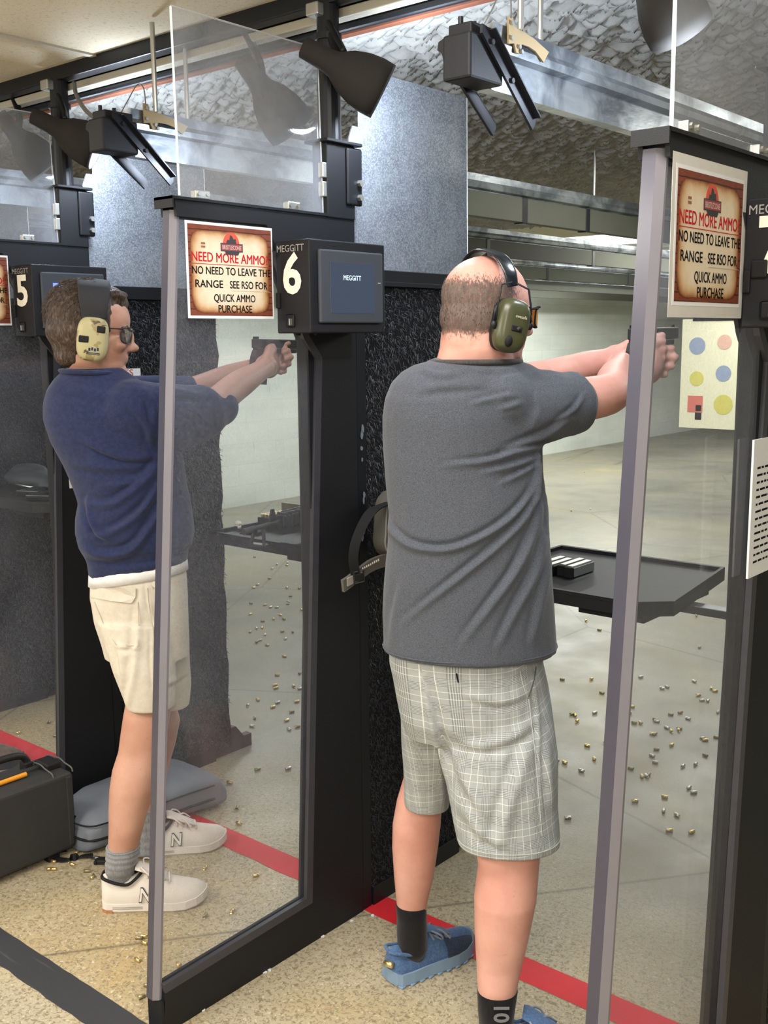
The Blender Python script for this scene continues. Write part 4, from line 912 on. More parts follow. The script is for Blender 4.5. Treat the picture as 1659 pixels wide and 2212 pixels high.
# plaid shorts
bm = BM()
body_loft(bm, [(1580, 875, 1190, 2.26, .72), (1540, 862, 1192, 2.25, .73), (1480, 850, 1183, 2.25, .74), (1430, 838, 1172, 2.25, .74), (1380, 838, 1168, 2.25, .74)])
body_loft(bm, [(1822, 988, 1209, 2.17, .78), (1780, 979, 1208, 2.18, .8), (1700, 964, 1205, 2.19, .8), (1620, 946, 1202, 2.21, .78), (1540, 925, 1192, 2.23, .75), (1480, 915, 1180, 2.24, .7)])
body_loft(bm, [(1737, 873, 973, 2.37, 1.25), (1680, 870, 978, 2.36, 1.2), (1620, 868, 984, 2.34, 1.15), (1550, 864, 980, 2.30, 1.1), (1480, 852, 980, 2.27, 1.0)])
pm = remesh(bm, 0.0048, 5)
folds(pm, [([(925, 1470), (945, 1560), (965, 1650), (972, 1740)], -.010, 9), ([(1150, 1600), (1120, 1680), (1090, 1780), (1075, 1840)], .008, 16), ([(975, 1590), (1040, 1610), (1110, 1590), (1150, 1560)], .006, 12), ([(985, 1640), (1010, 1700), (1050, 1760)], .006, 13),
           ([(1150, 1450), (1160, 1540), (1165, 1650), (1175, 1800)], .0035, 5), ([(1180, 1580), (1185, 1680), (1195, 1760)], .005, 9), ([(995, 1740), (1040, 1800), (1100, 1830)], .005, 12), ([(1000, 1500), (1080, 1515), (1150, 1490)], .004, 10)], .008, (7, 7, 5), 5)
co = getco(pm); px, py = proj(co); split = np.interp(py, [1400, 1470, 1560, 1650, 1740, 1860], [900, 915, 940, 965, 975, 985])
isR = px > split; cR, cL = atD(1085, 1640, 2.20), atD(925, 1620, 2.34); c_ = np.where(isR[:, None], cR, cL); dlt = co-c_; ang = np.arctan2(dlt@RH, -(dlt@FH))
U_ = ang*np.where(isR, .115, .085)+np.where(isR, 0, .5); at = pm.attributes.new('plaid', 'FLOAT_VECTOR', 'POINT')
V_ = co[:, 2]+np.where(isR, 0.03*np.cos(ang), 0.0)*0.5-U_*0.06
at.data.foreach_set('vector', np.stack([U_+V_*0.03, V_, V_*0], 1).ravel().astype(np.float32))
sh = obj('shorts', pm, M['plaid'], gp, smooth=True, label='grey plaid shorts')
bm = BM(); tube(bm, [Vector(atD(x, y, 2.09)+FH*(.0)) for x, y in ()] or [Vector(p) for p in vr(1806, 987.5, 1208, 2.17, .78)+vr(1806, 987.5, 1208, 2.17, .78)[:1]], .0010, 5, cap=False); obj('stitched_hem', bm, plain('grey_thread', (176, 178, 172), 0.9), sh)
bpy.context.view_layer.update()
def on_obj(o, x, y, lift=.001):
    lo = Vector(WORLD[o.name]); dd = Vector(ray(x, y)).normalized(); hit, p, n_, _ = o.ray_cast(Vector(CAM)-lo, dd); return (p+lo-dd*lift) if hit else Vector(atD(x, y, 2.1))
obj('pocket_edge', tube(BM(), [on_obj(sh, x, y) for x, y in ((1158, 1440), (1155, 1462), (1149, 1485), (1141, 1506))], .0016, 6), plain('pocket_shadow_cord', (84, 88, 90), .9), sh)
TH = plain('pale_seam_thread', (186, 190, 190), .9)
obj('pocket_seam', tube(BM(), [on_obj(sh, x, y) for x, y in ((1124, 1450), (1128, 1472), (1134, 1492), (1141, 1507))], .0009, 5), TH, sh)
obj('side_seam', tube(BM(), [on_obj(sh, x, y) for x, y in ((1142, 1510), (1148, 1560), (1154, 1610), (1159, 1660), (1163, 1710), (1167, 1760), (1171, 1805))], .0010, 5), TH, sh)
obj('back_pocket', tube(BM(), [on_obj(sh, x, y) for x, y in ((986, 1455), (988, 1466), (990, 1474))], .0018, 5), M['ink'], sh)
# socks
bm = BM(); body_loft(bm, [(2240, 1038, 1104, 2.14, 1.08), (2180, 1032, 1112, 2.14, 1.05), (2137, 1031, 1118, 2.14, 1.04), (2134, 1034, 1114, 2.14, 1.0)]); recalc(bm)
sk = obj('sock', bm, M['sock_black'], gp, smooth=True)
q0 = atD(1100, 2172, 2.095)-FH*0.0; tx = place_text('10', atD(1068, 2168, 2.093), (0, 0, -1), tuple(RH), 0.032, None, .03, lift=0.0); obj('lettering', tx, plain('grey_sock_print', (118, 120, 124), 0.8), sk)
bm = BM(); body_loft(bm, [(2066, 866, 918, 2.475, 1.0), (2045, 859, 923, 2.47, 1.05), (2010, 857, 923, 2.455, 1.06), (1980, 857, 922, 2.445, 1.06), (1953, 855, 921, 2.44, 1.05), (1950, 858, 918, 2.44, 1.0)]); recalc(bm); obj('sock', bm, M['sock_black'], gp, smooth=True)
# blue trainers
M['blue_mesh'] = cloth('blue_mesh_upper', (70, 96, 136), (92, 122, 164), (200, 200, 200)); M['blue_sole'] = plain('pale_blue_midsole', (128, 152, 178), 0.6, 0, 0.3, 0.1, 40); M['blue_dark'] = cloth('dark_blue_vamp', (42, 52, 74), (58, 70, 94), (200, 200, 200)); M['grey_lace'] = plain('grey_lace', (130, 140, 156), 0.8)
for nm, hp, yw in (('shoe', (-1.578, 1.855), R_(12)), ('shoe', tuple(atD(1040, 2240, 2.17)[:2]), R_(62))):
    st_ = bpy.data.objects.new(nm, None); COL.objects.link(st_); st_.parent = gp; st_.location = tuple(np.array([hp[0], hp[1], 0])-base_of(gp)); WORLD[st_.name] = np.array([hp[0], hp[1], 0.0])
    P_, S_, F_, U_v, up, so = shoe(st_, hp, yw, .275, .098, M['blue_mesh'], M['blue_sole'], M['grey_lace'], M['blue_mesh'], nm, sole_h=.034, tread=True)
    bm = BM(); rings = []
    for t_ in np.linspace(.56, .93, 10):
        w_ = np.interp(t_, [0.5, .68, .8, .9, .96], [.41, .49, .48, .40, .28])*.975*.098; h = np.interp(t_, [.56, .68, .8, .9, .96], [.087, .074, .064, .056, .046])*.97
        rings.append([P_(t_, 0, .032)+S_*w_*1.012*math.copysign(abs(math.cos(q))**.75, math.cos(q))*(1-.48*abs(math.sin(q))**2.2)+np.array([0, 0, 1])*(abs(math.sin(q))**.75*(h-.028)) for q in [PI*i/14 for i in range(15)]])
    loft(bm, rings, cap=False); obj('vamp', bm, M['blue_dark'], up, smooth=True)
    obj('heel_loop', cyl(BM(), P_(-.004, .22, .060), P_(-.024, -.02, .056), .008, n=14), M['brass'], up, smooth=True)

# ---- ear muffs and glasses
def ear_cup(parent, c, R, s, ctr, mat, dark, w_=.046, h_=.060, tilt=0.0, outn=1):
    """cup on the right (+1) or left (-1) of the head"""
    c = Vector(c); Rt = R @ Matrix.Rotation(tilt, 3, 'X'); ax, ay, az = Rt @ Vector((0, 1, 0)), Rt @ Vector((0, 0, 1)), Rt @ Vector((outn, 0, 0)); o_ = c+R @ Vector(ctr)
    def rg(off, a, b, e=.62): return [o_+az*off+ax*a*math.copysign(abs(math.cos(q))**e, math.cos(q))+ay*b*math.copysign(abs(math.sin(q))**e, math.sin(q))*(1.0 if math.sin(q) > 0 else 1.04) for q in [2*PI*i/40 for i in range(40)]]
    bm = BM(); loft(bm, [rg(-.014, w_*.80, h_*.86), rg(-.008, w_*.96, h_*.98), rg(0, w_*.98, h_), rg(.006, w_*.94, h_*.97)]); recalc(bm); cu = obj('cushion', bm, M['black_rubber'], parent, smooth=True)
    bm = BM(); loft(bm, [rg(.004, w_, h_), rg(.012, w_*1.0, h_*1.0), rg(.022, w_*.95, h_*.96), rg(.030, w_*.84, h_*.87), rg(.034, w_*.66, h_*.72), rg(.0355, w_*.35, h_*.4)]); recalc(bm); cp = obj('ear_cup', bm, mat, parent, smooth=True)
    return cp, o_, ax, ay, az
def arc_band(parent, c, R, pts, w_, th, mat, name='headband'):
    """band over the head; pts are local centre points, width along the face direction"""
    S = [Vector(c)+R @ Vector(tuple(p)) for p in spline(pts, 8)]; fw = R @ Vector((0, 1, 0)); bm = BM(); rings = []
    for i, p in enumerate(S):
        d = (S[min(i+1, len(S)-1)]-S[max(i-1, 0)]).normalized(); f = (fw-d*fw.dot(d)).normalized(); n_ = d.cross(f); ww = w_*(0.72+0.28*math.sin(PI*i/(len(S)-1)))
        rings.append([p+f*ww*math.copysign(abs(math.cos(q))**.5, math.cos(q))+n_*th*math.sin(q) for q in [2*PI*k/16 for k in range(16)]])
    loft(bm, rings); recalc(bm); return obj(name, bm, mat, parent, smooth=True)
M['olive'] = plain('olive_plastic', (68, 70, 46), 0.32, 0, 0.5, 0.06); M['gloss_black'] = plain('gloss_black_band', (26, 30, 34), 0.22, 0, 0.6)
mf = bpy.data.objects.new('ear_muffs', None); COL.objects.link(mf); mf.parent = gp; mf.location = tuple(hcG-base_of(gp)); WORLD[mf.name] = hcG.copy(); mf['label'] = 'olive green ear muffs with a black band'
cG = (.080, .000, -.026)
cp, o_, ax, ay, az = ear_cup(mf, hcG, RG, 1, cG, M['olive'], M['black_rubber'], .037, .053, R_(-10))
def on_cup(a, b, off=.0365): return o_+az*off+ax*a+ay*b
tx = place_text('awesafe', on_cup(-.008, .014, .0362), tuple(ax), tuple(ay), .0062, .027, .01, lift=0); obj('lettering', tx, M['logo_pale'], cp)
bm = BM(); hull_box(bm, (-.013, -.006, -.003), (.013, .006, .003), .002); bmesh.ops.transform(bm, matrix=Matrix.Translation(on_cup(.0, -.008, .0345)) @ Matrix((ax, ay, az)).transposed().to_4x4(), verts=bm.verts); obj('port', bm, M['black_rubber'], cp)
bm = BM(); ell(bm, on_cup(.003, -.008, .037), (.005, .005, .005)); obj('knob', bm, M['dark_plastic'], cp, smooth=True)
bm = BM(); ell(bm, on_cup(-.012, -.034, .029), (.010, .010, .013)); obj('dark_patch', bm, M['black_rubber'], cp, smooth=True)
ear_cup(mf, hcG, RG, 1, (-.083, .004, -.022), M['olive'], M['black_rubber'], .041, .057, R_(-10), -1)
arc_band(mf, hcG, RG, [(.090, .002, .050), (.085, -.004, .080), (.058, -.010, .111), (.0, -.016, .126), (-.058, -.010, .111), (-.085, -.004, .080), (-.090, .002, .050)], .018, .0035, M['gloss_black'])
for sg in (-1, 1):
    bm = BM(); L_ = lambda *p: Vector(hcG)+RG @ Vector(p)
    tube(bm, [L_(.096*sg, -.004, .058), L_(.100*sg, -.030, .052), L_(.100*sg, -.038, .015), L_(.098*sg, -.040, -.018)], .0016, 6); tube(bm, [L_(.096*sg, .008, .056), L_(.100*sg, .034, .045), L_(.100*sg, .040, .015), L_(.098*sg, .043, -.020)], .0022, 6)
    for yy in (-.041, .045): ell(bm, L_(.092*sg, yy, -.026), (.007, .007, .009)); cyl(bm, L_(.092*sg, yy*1.0, -.02), L_(.094*sg, yy*.95, .012), .003, n=8)
    obj('wire_frame', bm, M['black_steel'], mf, smooth=True)
def glasses(parent, c, R, lens, fr, lab):
    g = bpy.data.objects.new('glasses', None); COL.objects.link(g); g.parent = parent; g.location = tuple(np.array(c)-base_of(parent)); WORLD[g.name] = np.array(c, float); g['label'] = lab
    L_ = lambda *p: Vector(c)+R @ Vector(p)
    for sg in (-1, 1):
        pts = [(.008, .106, .012), (.052, .096, .014), (.066, .078, .010), (.062, .078, -.020), (.046, .094, -.027), (.014, .104, -.022)]
        bm = BM(); n = 24; rim = spline([(p[0]*sg, p[1], p[2]) for p in pts+pts[:1]], 4)[:-1]
        A = [bm.verts.new(L_(*p)) for p in rim]; B = [bm.verts.new(L_(p[0], p[1]+.002, p[2])) for p in rim]; bm.faces.new(A); bm.faces.new(B[::-1])
        for i in range(len(A)): bm.faces.new((A[i], A[(i+1) % len(A)], B[(i+1) % len(A)], B[i]))
        recalc(bm); obj('lens', bm, lens, g)
        obj('rim', tube(BM(), [L_(*p) for p in rim+rim[:1]], .0022, 6), fr, g)
        bm = BM(); tube(bm, [L_(.066*sg, .080, .010), L_(.074*sg, .060, .009), L_(.080*sg, .0, .006)], [.0045, .0032, .0028], 8, flat=.5); obj('temple', bm, fr, g)
    obj('bridge', tube(BM(), [L_(-.010, .106, .006), L_(0, .112, .008), L_(.010, .106, .006)], .002, 6), fr, g)
M['amber'] = plain('amber_lens', (196, 138, 52), 0.15, 0, 0.6); M['clear_lens'] = acrylic('dark_tinted_lens', 0.5, srgb(60, 62, 68), .1)
glasses(gp, hcG, RG, M['amber'], M['black_rubber'], 'black glasses with amber lenses')
for sg in (-1, 1):
    bm = BM(); ell(bm, Vector(hcG)+RG @ Vector((.031*sg, .078, -.008)), (.0125,)*3, RG); obj('eye', bm, M['white_paint'], gp, smooth=True)

# ======================= the man in the navy sweatshirt
dN = 2.92
np_ = thing('person', (-2.48, 1.76, 0), 'dark-haired man in a navy sweatshirt and cream shorts aiming a pistol, seen side-on', 'person')
hcN = atD(198, 714, 2.93); yawN = R_(35)
bm = BM(); RN = head(bm, hcN, yawN, 1.06, R_(-5), .95, .028)
body_loft(bm, [(1240, 225, 375, dN, .4), (1100, 210, 370, dN, .4), (950, 160, 340, dN, .4), (880, 135, 310, dN, .4), (835, 140, 280, dN, .42), (808, 148, 250, dN, .5), (780, 141, 245, dN, .85), (745, 140, 238, dN, .9), (715, 145, 236, dN, .9)])
shN = atD(292, 885, 2.92); elN = atD(455, 876, 2.97); wrN = atY(572, 795, 2.24)
limb(bm, [shN, (shN+elN)/2, elN, elN*.55+wrN*.45+np.array([0, 0, .004]), wrN], [.052, .048, .045, .042, .030])
shNL = atD(235, 865, 3.15); elNL = atD(400, 850, 3.25); wrNL = atY(560, 790, 2.30)
limb(bm, [shNL, (shNL+elNL)/2, elNL, (elNL+wrNL)/2, wrNL], [.058, .048, .044, .040, .028])
nR, nM = atY(548, 742, 2.245), atY(642, 744, 2.42); nd = (nM-nR)/np.linalg.norm(nM-nR); ns = np.cross(nd, [0, 0, 1]); ns /= np.linalg.norm(ns); ngT = nR+nd*.045+np.array([0, 0, -.022])
hand(bm, wrN, ngT+ns*.022+nd*.010+np.array([0, 0, -.030]), (0, 0, 1), -ns*.75+nd*.35, 1); hand(bm, wrNL, ngT+nd*.028-ns*.030+np.array([0, 0, -.038]), (0, 0, 1), ns*.8+nd*.3, -1)
ell(bm, ngT+nd*.012+np.array([0, 0, -.045]), (.030, .038, .040)); ell(bm, wrN*.5+ngT*.5+np.array([0, 0, -.02]), (.032, .036, .034))
# legs: near (right) and far (left)
body_loft(bm, [(1912, 240, 280, 2.85, .9), (1870, 236, 290, 2.825, .95), (1830, 234, 299, 2.82, 1.0), (1790, 236, 309, 2.82, 1.05), (1745, 236, 322, 2.83, 1.05), (1700, 238, 337, 2.84, 1.05), (1660, 244, 347, 2.85, 1.0), (1620, 257, 353, 2.86, .95), (1580, 262, 362, 2.87, .95), (1540, 268, 368, 2.88, .95), (1450, 285, 360, 2.9, .6), (1350, 250, 360, 2.92, .4), (1220, 230, 370, 2.92, .4)])
body_loft(bm, [(1835, 290, 344, 3.12, 1.05), (1790, 296, 345, 3.12, 1.0), (1745, 300, 348, 3.12, 1.0), (1700, 292, 356, 3.12, 1.0), (1650, 280, 366, 3.11, 1.0), (1610, 272, 378, 3.10, 1.0), (1560, 270, 388, 3.08, 1.0), (1500, 305, 375, 3.05, .6), (1350, 290, 370, 2.97, .4)])

obj('body', remesh(bm, 0.0045, 5), M['skin_tan'], np_, smooth=True)
# hair with combed strands
hb = BM()
for (x, y, z), r in (((0, -.016, .038), (.083, .098, .087)), ((0, -.034, .000), (.080, .080, .072)), ((0, -.036, -.042), (.062, .062, .045)), ((0, .030, .074), (.056, .058, .042)), ((.057, .010, .025), (.024, .036, .045)), ((-.057, .010, .025), (.024, .036, .045)), ((0, -.046, -.066), (.054, .046, .036)), ((.03, .056, .092), (.026, .028, .014)), ((-.02, .060, .096), (.028, .028, .013))):
    ell(hb, Vector(hcN)+RN @ Vector((x*1.06, y*1.06, z*1.06)), [q*1.06 for q in r], RN, 26)
hme = remesh(hb, 0.004, 5); co, no = getco(hme), getno(hme); loc = (co-hcN) @ np.array(RN)
st = vnoise(np.stack([loc[:, 1]*60+loc[:, 2]*55, loc[:, 0]*90, loc[:, 2]*12-loc[:, 1]*12], 1), 4)-.5; setco(hme, co+no*(st*.006)[:, None])
def hair_mat():
    t = NT('brown_greying_hair'); co = t.coord(scale=(60, 60, 14), rot=(0.35, 0, 0))
    f = t.noise(co, 3.2, 4, 0.7, 0.3); t.set(t.ramp(f, [(0.30, srgb(34, 26, 22)), (0.5, srgb(66, 52, 44)), (0.64, srgb(98, 84, 74)), (0.78, srgb(140, 130, 122))]), 0.5, 0, 0.35); t.bump(f, 0.8, 0.004); return t.m
HM = hair_mat(); hr = obj('hair', hme, HM, np_, smooth=True)
rg = np.random.default_rng(3); bm = BM()
for i in range(520):
    th = rg.uniform(-PI, PI)*1.0; ph = rg.uniform(-.2, 1.35); r0 = Vector((.091*math.cos(ph)*math.cos(th), -.018+.106*math.cos(ph)*math.sin(th), .042+.094*math.sin(ph)))
    if r0.y > .045 and r0.z < .1: continue
    L = rg.uniform(.025, .05); dn = Vector((0, -.6, -.75)) if r0.y < .03 else Vector((0, -.9, .1)); nrm = Vector((r0.x/.086**2, (r0.y+.018)/.101**2, (r0.z-.04)/.089**2)).normalized(); dn = (dn-nrm*dn.dot(nrm)).normalized()
    p = [r0+nrm*.001, r0+dn*L*.5+nrm*.003, r0+dn*L+nrm*rg.uniform(-.004, .004)]; tube(bm, [Vector(hcN)+RN @ q for q in p], [.0009, .0009, .0003], 3)
obj('strands', bm, HM, hr, kind='stuff')

# sweatshirt
bm = BM()
body_loft(bm, [(1228, 192, 405, dN, .62, .92, .020), (1195, 187, 407, dN, .62, .92, .018), (1180, 170, 414, dN, .64), (1150, 163, 420, dN, .66), (1115, 165, 418, dN, .66), (1085, 170, 412, dN, .66), (1050, 158, 405, dN, .66), (1000, 135, 397, dN, .66), (950, 109, 384, dN, .66), (905, 95, 368, dN, .66), (870, 95, 350, dN, .66), (840, 103, 325, dN, .66), (818, 118, 296, dN, .64), (803, 133, 272, dN, .6), (795, 143, 262, dN, .6)])
s1 = atD(290, 893, 2.885); s2 = atD(365, 903, 2.92); s3 = atD(440, 890, 2.97); s4 = atD(472, 880, 3.0)
limb(bm, [atD(225, 885, 2.92), s1, s2, s3, s4], [.08, .094, .094, .078, .058]); 
limb(bm, [atD(210, 860, 3.05), shNL, (shNL+elNL)/2, elNL], [.075, .075, .066, .056])
sm = remesh(bm, 0.0052, 12)
folds(sm, [(a_, b_*1.5, c_) for a_, b_, c_ in [([(180, 950), (230, 975), (285, 990), (345, 985)], .008, 7), ([(366, 1020), (330, 1080), (290, 1120), (240, 1150), (205, 1155)], .009, 9), ([(372, 1050), (330, 1130), (280, 1190), (215, 1200), (175, 1175)], .008, 9),
           ([(360, 1000), (300, 1050), (240, 1090), (190, 1085)], .007, 9), ([(188, 1080), (195, 1120), (210, 1150), (235, 1165)], .007, 7), ([(345, 985), (330, 1010), (290, 1040), (220, 1050)], .006, 8),
           ([(360, 1020), (345, 1060), (310, 1120)], -.007, 8), ([(300, 835), (330, 870), (335, 920)], .005, 9), ([(345, 830), (390, 850), (440, 855)], .005, 8), ([(290, 880), (320, 920), (330, 960)], .004, 9), ([(150, 830), (200, 850), (240, 860)], .003, 10),
           ([(150, 1000), (230, 1010), (300, 1005)], .004, 10), ([(195, 1210), (260, 1222), (340, 1212), (400, 1196)], -.003, 5), ([(400, 870), (430, 900), (450, 940)], .005, 8)]], .013, (6, 6, 5), 9)
sw = obj('sweatshirt', sm, M['navy'], np_, smooth=True)
cr_ = vr(803, 134, 258, dN, .80, 1.0, -.004); bm = BM(); tube(bm, [Vector(p) for p in cr_+cr_[:2]], .009, 8, flat=.7); obj('collar', bm, M['navy'], sw, smooth=True)
# white T-shirt hem showing below
bm = BM(); body_loft(bm, [(1247, 191, 407, dN, .59, .92, .022), (1225, 192, 405, dN, .58, .92, .020), (1205, 205, 392, dN, .50, .92, .018)]); recalc(bm)
obj('undershirt', bm, M['white_tee'], np_, smooth=True, label='white undershirt hem')
# cream shorts
bm = BM()
body_loft(bm, [(1420, 228, 408, dN, .62), (1340, 205, 409, dN, .6), (1290, 195, 407, dN, .58), (1235, 197, 402, dN, .56)])
body_loft(bm, [(1528, 277, 376, 2.86, .95, .92), (1490, 262, 378, 2.87, .95), (1440, 243, 380, 2.88, .88), (1400, 230, 380, 2.89, .8), (1340, 212, 382, 2.9, .7)])
body_loft(bm, [(1524, 312, 408, 3.02, .95, .92), (1480, 300, 412, 3.01, .95), (1420, 285, 411, 2.98, .9), (1340, 260, 409, 2.95, .75)])
cm = remesh(bm, 0.0048, 5)
folds(cm, [([(306, 1270), (300, 1340), (292, 1430), (280, 1500), (272, 1530)], .006, 9), ([(256, 1395), (262, 1430), (268, 1480)], .006, 7), ([(250, 1395), (300, 1400)], .004, 5), ([(318, 1260), (325, 1310), (335, 1345)], .003, 4), ([(340, 1260), (342, 1310), (338, 1345)], .003, 4),
           ([(330, 1360), (330, 1430), (335, 1500)], .003, 4), ([(300, 1380), (285, 1410), (262, 1420)], .004, 7), ([(345, 1480), (375, 1470), (405, 1450)], .005, 7)], .007, (8, 8, 6), 12)
cs = obj('shorts', cm, M['cream_twill'], np_, smooth=True, label='cream shorts')
def on_front(x, y, D=2.75, lift=.002):
    """first surface point of the cream shorts under a line of sight"""
    o_ = Vector(CAM); dd = Vector(ray(x, y)).normalized(); inv = cs.matrix_world.inverted() if False else None
    lo = Vector(WORLD[cs.name]); hit, p, n_, _ = cs.ray_cast(o_-lo, dd); return (p+lo-dd*lift) if hit else Vector(atD(x, y, D))
bpy.context.view_layer.update()
def patch(pts, name, m, parent, lift=.003, th=.002):
    F_ = [on_front(x, y, lift=lift) for x, y in pts]; B_ = [on_front(x, y, lift=lift-th) for x, y in pts]; bm = BM(); A = [bm.verts.new(p) for p in F_]; B = [bm.verts.new(p) for p in B_]
    bm.faces.new(A); bm.faces.new(B[::-1])
    for i in range(len(A)): bm.faces.new((A[i], B[i], B[(i+1) % len(A)], A[(i+1) % len(A)]))
    recalc(bm); return obj(name, bm, m, parent)
patch([(195, 1266), (215, 1268), (240, 1269), (268, 1270), (293, 1271), (293, 1290), (284, 1303), (262, 1301), (238, 1298), (215, 1294), (197, 1291)], 'pocket_flap', M['cream_twill'], cs, .007, .005)
obj('pocket_seam', tube(BM(), [on_front(x, y) for x, y in ((204, 1300), (222, 1345), (250, 1392), (275, 1394), (299, 1395), (300, 1350), (298, 1300))], .0012, 5), plain('cream_stitch', (190, 180, 164), 0.9), cs)
obj('side_seam', tube(BM(), [on_front(x, y) for x, y in ((318, 1270), (322, 1310), (330, 1355), (334, 1400), (338, 1450), (342, 1500), (346, 1540))], .0012, 5), plain('cream_stitch2', (192, 184, 168), 0.9), cs)
zp = obj('zip_puller', tube(BM(), [on_front(x, y, lift=.006) for x, y in ((335, 1352), (337, 1368), (340, 1386))], [.0025, .0035, .003], 8), M['black_steel'], cs)
b_ = on_front(335, 1262, lift=.004); obj('button', cyl(BM(), b_, b_-Vector(ray(335, 1262)).normalized()*.004, .0085, n=20), plain('cream_button', (206, 200, 186), 0.4), cs)
# socks
for rows in ([(1918, 236, 284, 2.85, .95), (1900, 230, 287, 2.84, 1.0), (1870, 229, 293, 2.82, 1.02), (1845, 230, 301, 2.82, 1.02), (1828, 231, 301, 2.82, 1.02), (1826, 234, 297, 2.82, 1.0)],
             [(1835, 284, 350, 3.12, 1.08), (1805, 292, 349, 3.12, 1.05), (1770, 296, 349, 3.12, 1.03), (1741, 300, 350, 3.12, 1.03), (1739, 303, 347, 3.12, 1.0)]):
    bm = BM(); fine = []
    for a, b in zip(rows, rows[1:]):
        for k in range(6): f = k/6; fine.append(tuple(np.array(a)*(1-f)+np.array(b)*f))
    fine.append(rows[-1]); fine = [(r[0], r[1]-1.6*math.sin(i*1.9), r[2]+1.6*math.sin(i*1.9), r[3], r[4]) for i, r in enumerate(fine)]
    body_loft(bm, fine, n=44); recalc(bm); obj('sock', bm, M['sock_grey'], np_, smooth=True)
# white trainers
M['white_leather'] = plain('off_white_leather', (216, 208, 198), 0.5, 0, 0.4, 0.05, 30); M['white_sole'] = plain('white_rubber_sole', (220, 212, 204), 0.6, 0, 0.3, 0.06, 30); M['gum'] = plain('gum_rubber', (168, 118, 84), 0.6)
M['white_lace'] = plain('white_lace', (216, 206, 198), 0.8)
for hp, yw, L in (((-2.447, 1.618), R_(44), .30), ((-2.632, 1.875), R_(36), .285)):
    st_ = bpy.data.objects.new('shoe', None); COL.objects.link(st_); st_.parent = np_; st_.location = tuple(np.array([hp[0], hp[1], 0])-base_of(np_)); WORLD[st_.name] = np.array([hp[0], hp[1], 0.0])
    P_, S_, F_, U_v, up, so = shoe(st_, hp, yw, L, .104, M['white_leather'], M['white_sole'], M['white_lace'], M['black_rubber'], 'shoe', sole_h=.026)
    mn = []
    yb = P_(.40, .395, .038)+S_*.0035
    lt = place_text('N', P_(.37, .405, .034)+S_*.001, tuple(F_*.97+np.array([0, 0, 0])), tuple(np.array([0, 0, .93])-S_*.36+F_*.12), .038, .034, .050, lift=.0022); obj('letter_outline', lt, plain('dark_letter_edge', (52, 56, 72), 0.6), up)
    lt = place_text('N', P_(.375, .405, .0355)+S_*.001, tuple(F_*.97), tuple(np.array([0, 0, .93])-S_*.36+F_*.12), .035, .030, .018, lift=.0032); obj('letter', lt, M['white_leather'], up)
    tg = place_text('NB', P_(.335, .10, .102)-F_*.007, tuple(S_), tuple(np.array([0, 0, .9])+F_*.3), .013, .022, .03, 'CENTER', lift=.001); obj('tongue_mark', tg, M['ink'], up)
    bm = BM(); rings = [[P_(t_, w_*s_, z_) for s_, z_ in ((-1.075, -.0002), (-1.075, .0095), (1.075, .0095), (1.075, -.0002))] for t_, w_ in ((-.002, .02), (.018, .30), (.06, .385), (.12, .395))]; loft(bm, rings); recalc(bm); obj('heel_rubber', bm, M['gum'], so)
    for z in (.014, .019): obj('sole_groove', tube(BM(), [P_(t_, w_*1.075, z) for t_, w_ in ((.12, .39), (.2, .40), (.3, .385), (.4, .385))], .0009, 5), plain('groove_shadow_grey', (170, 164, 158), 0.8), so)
# ear muffs, glasses, eyes, brow
def camo():
    t = NT('tan_camouflage_plastic'); co = t.coord(); c = t.mix(t.ramp(t.noise(co, 26, 2, 0.5), [(0.56, G0), (0.57, G1)]), srgb(176, 168, 128), srgb(150, 136, 96)); c = t.mix(t.ramp(t.noise(t.coord(scale=(1, 1, 1.6), rot=(0.4, 0.3, 0.7)), 21, 2, 0.5, .6), [(0.62, G0), (0.63, G1)]), c, srgb(92, 72, 52)); t.set(c, 0.5, 0, 0.4); return t.m
M['camo'] = camo()
mf = bpy.data.objects.new('ear_muffs', None); COL.objects.link(mf); mf.parent = np_; mf.location = tuple(hcN-base_of(np_)); WORLD[mf.name] = hcN.copy(); mf['label'] = 'tan camouflage ear muffs with a wide black band'
cp, o_, ax, ay, az = ear_cup(mf, hcN, RN, 1, (.086, .004, -.022), M['camo'], M['black_rubber'], .041, .057, R_(-2))
for (a, b, w2, h2, nm) in ((.020, .026, .011, .009, 'battery_port'), (-.022, -.003, .013, .009, 'volume_port')):
    bm = BM(); hull_box(bm, (-w2, -h2, -.003), (w2, h2, .004), .003); bmesh.ops.transform(bm, matrix=Matrix.Translation(o_+az*.0335+ax*a+ay*b) @ Matrix((ax, ay, az)).transposed().to_4x4(), verts=bm.verts); obj(nm, bm, M['black_rubber'], cp)
bm = BM()
for i, dx in enumerate((-.010, -.003, .004, .011)): hull_box(bm, (dx-.0026, -.004+.002*(i % 2), -.0005), (dx+.0026, .004+.002*(i % 2), .0005))
hull_box(bm, (-.017, -.0095, -.0005), (.017, -.0075, .0005)); hull_box(bm, (-.017, -.0125, -.0005), (.017, -.011, .0005)); bmesh.ops.transform(bm, matrix=Matrix.Translation(o_+az*.0352+ax*.004-ay*.028) @ Matrix((ax, ay, az)).transposed().to_4x4(), verts=bm.verts); obj('emblem', bm, M['blue_dark'], cp)
ear_cup(mf, hcN, RN, 1, (-.084, .006, -.020), M['camo'], M['black_rubber'], .042, .056, 0, -1)
arc_band(mf, hcN, RN, [(.096, .006, .030), (.098, .004, .070), (.076, .002, .112), (.0, -.002, .135), (-.076, .002, .112), (-.098, .004, .070), (-.096, .006, .030)], .043, .004, plain('padded_black_band', (38, 38, 44), 0.8))
M['dark_frame'] = plain('dark_frame', (34, 36, 42), 0.35); glasses(np_, hcN, RN, M['clear_lens'], M['dark_frame'], 'dark-framed glasses')
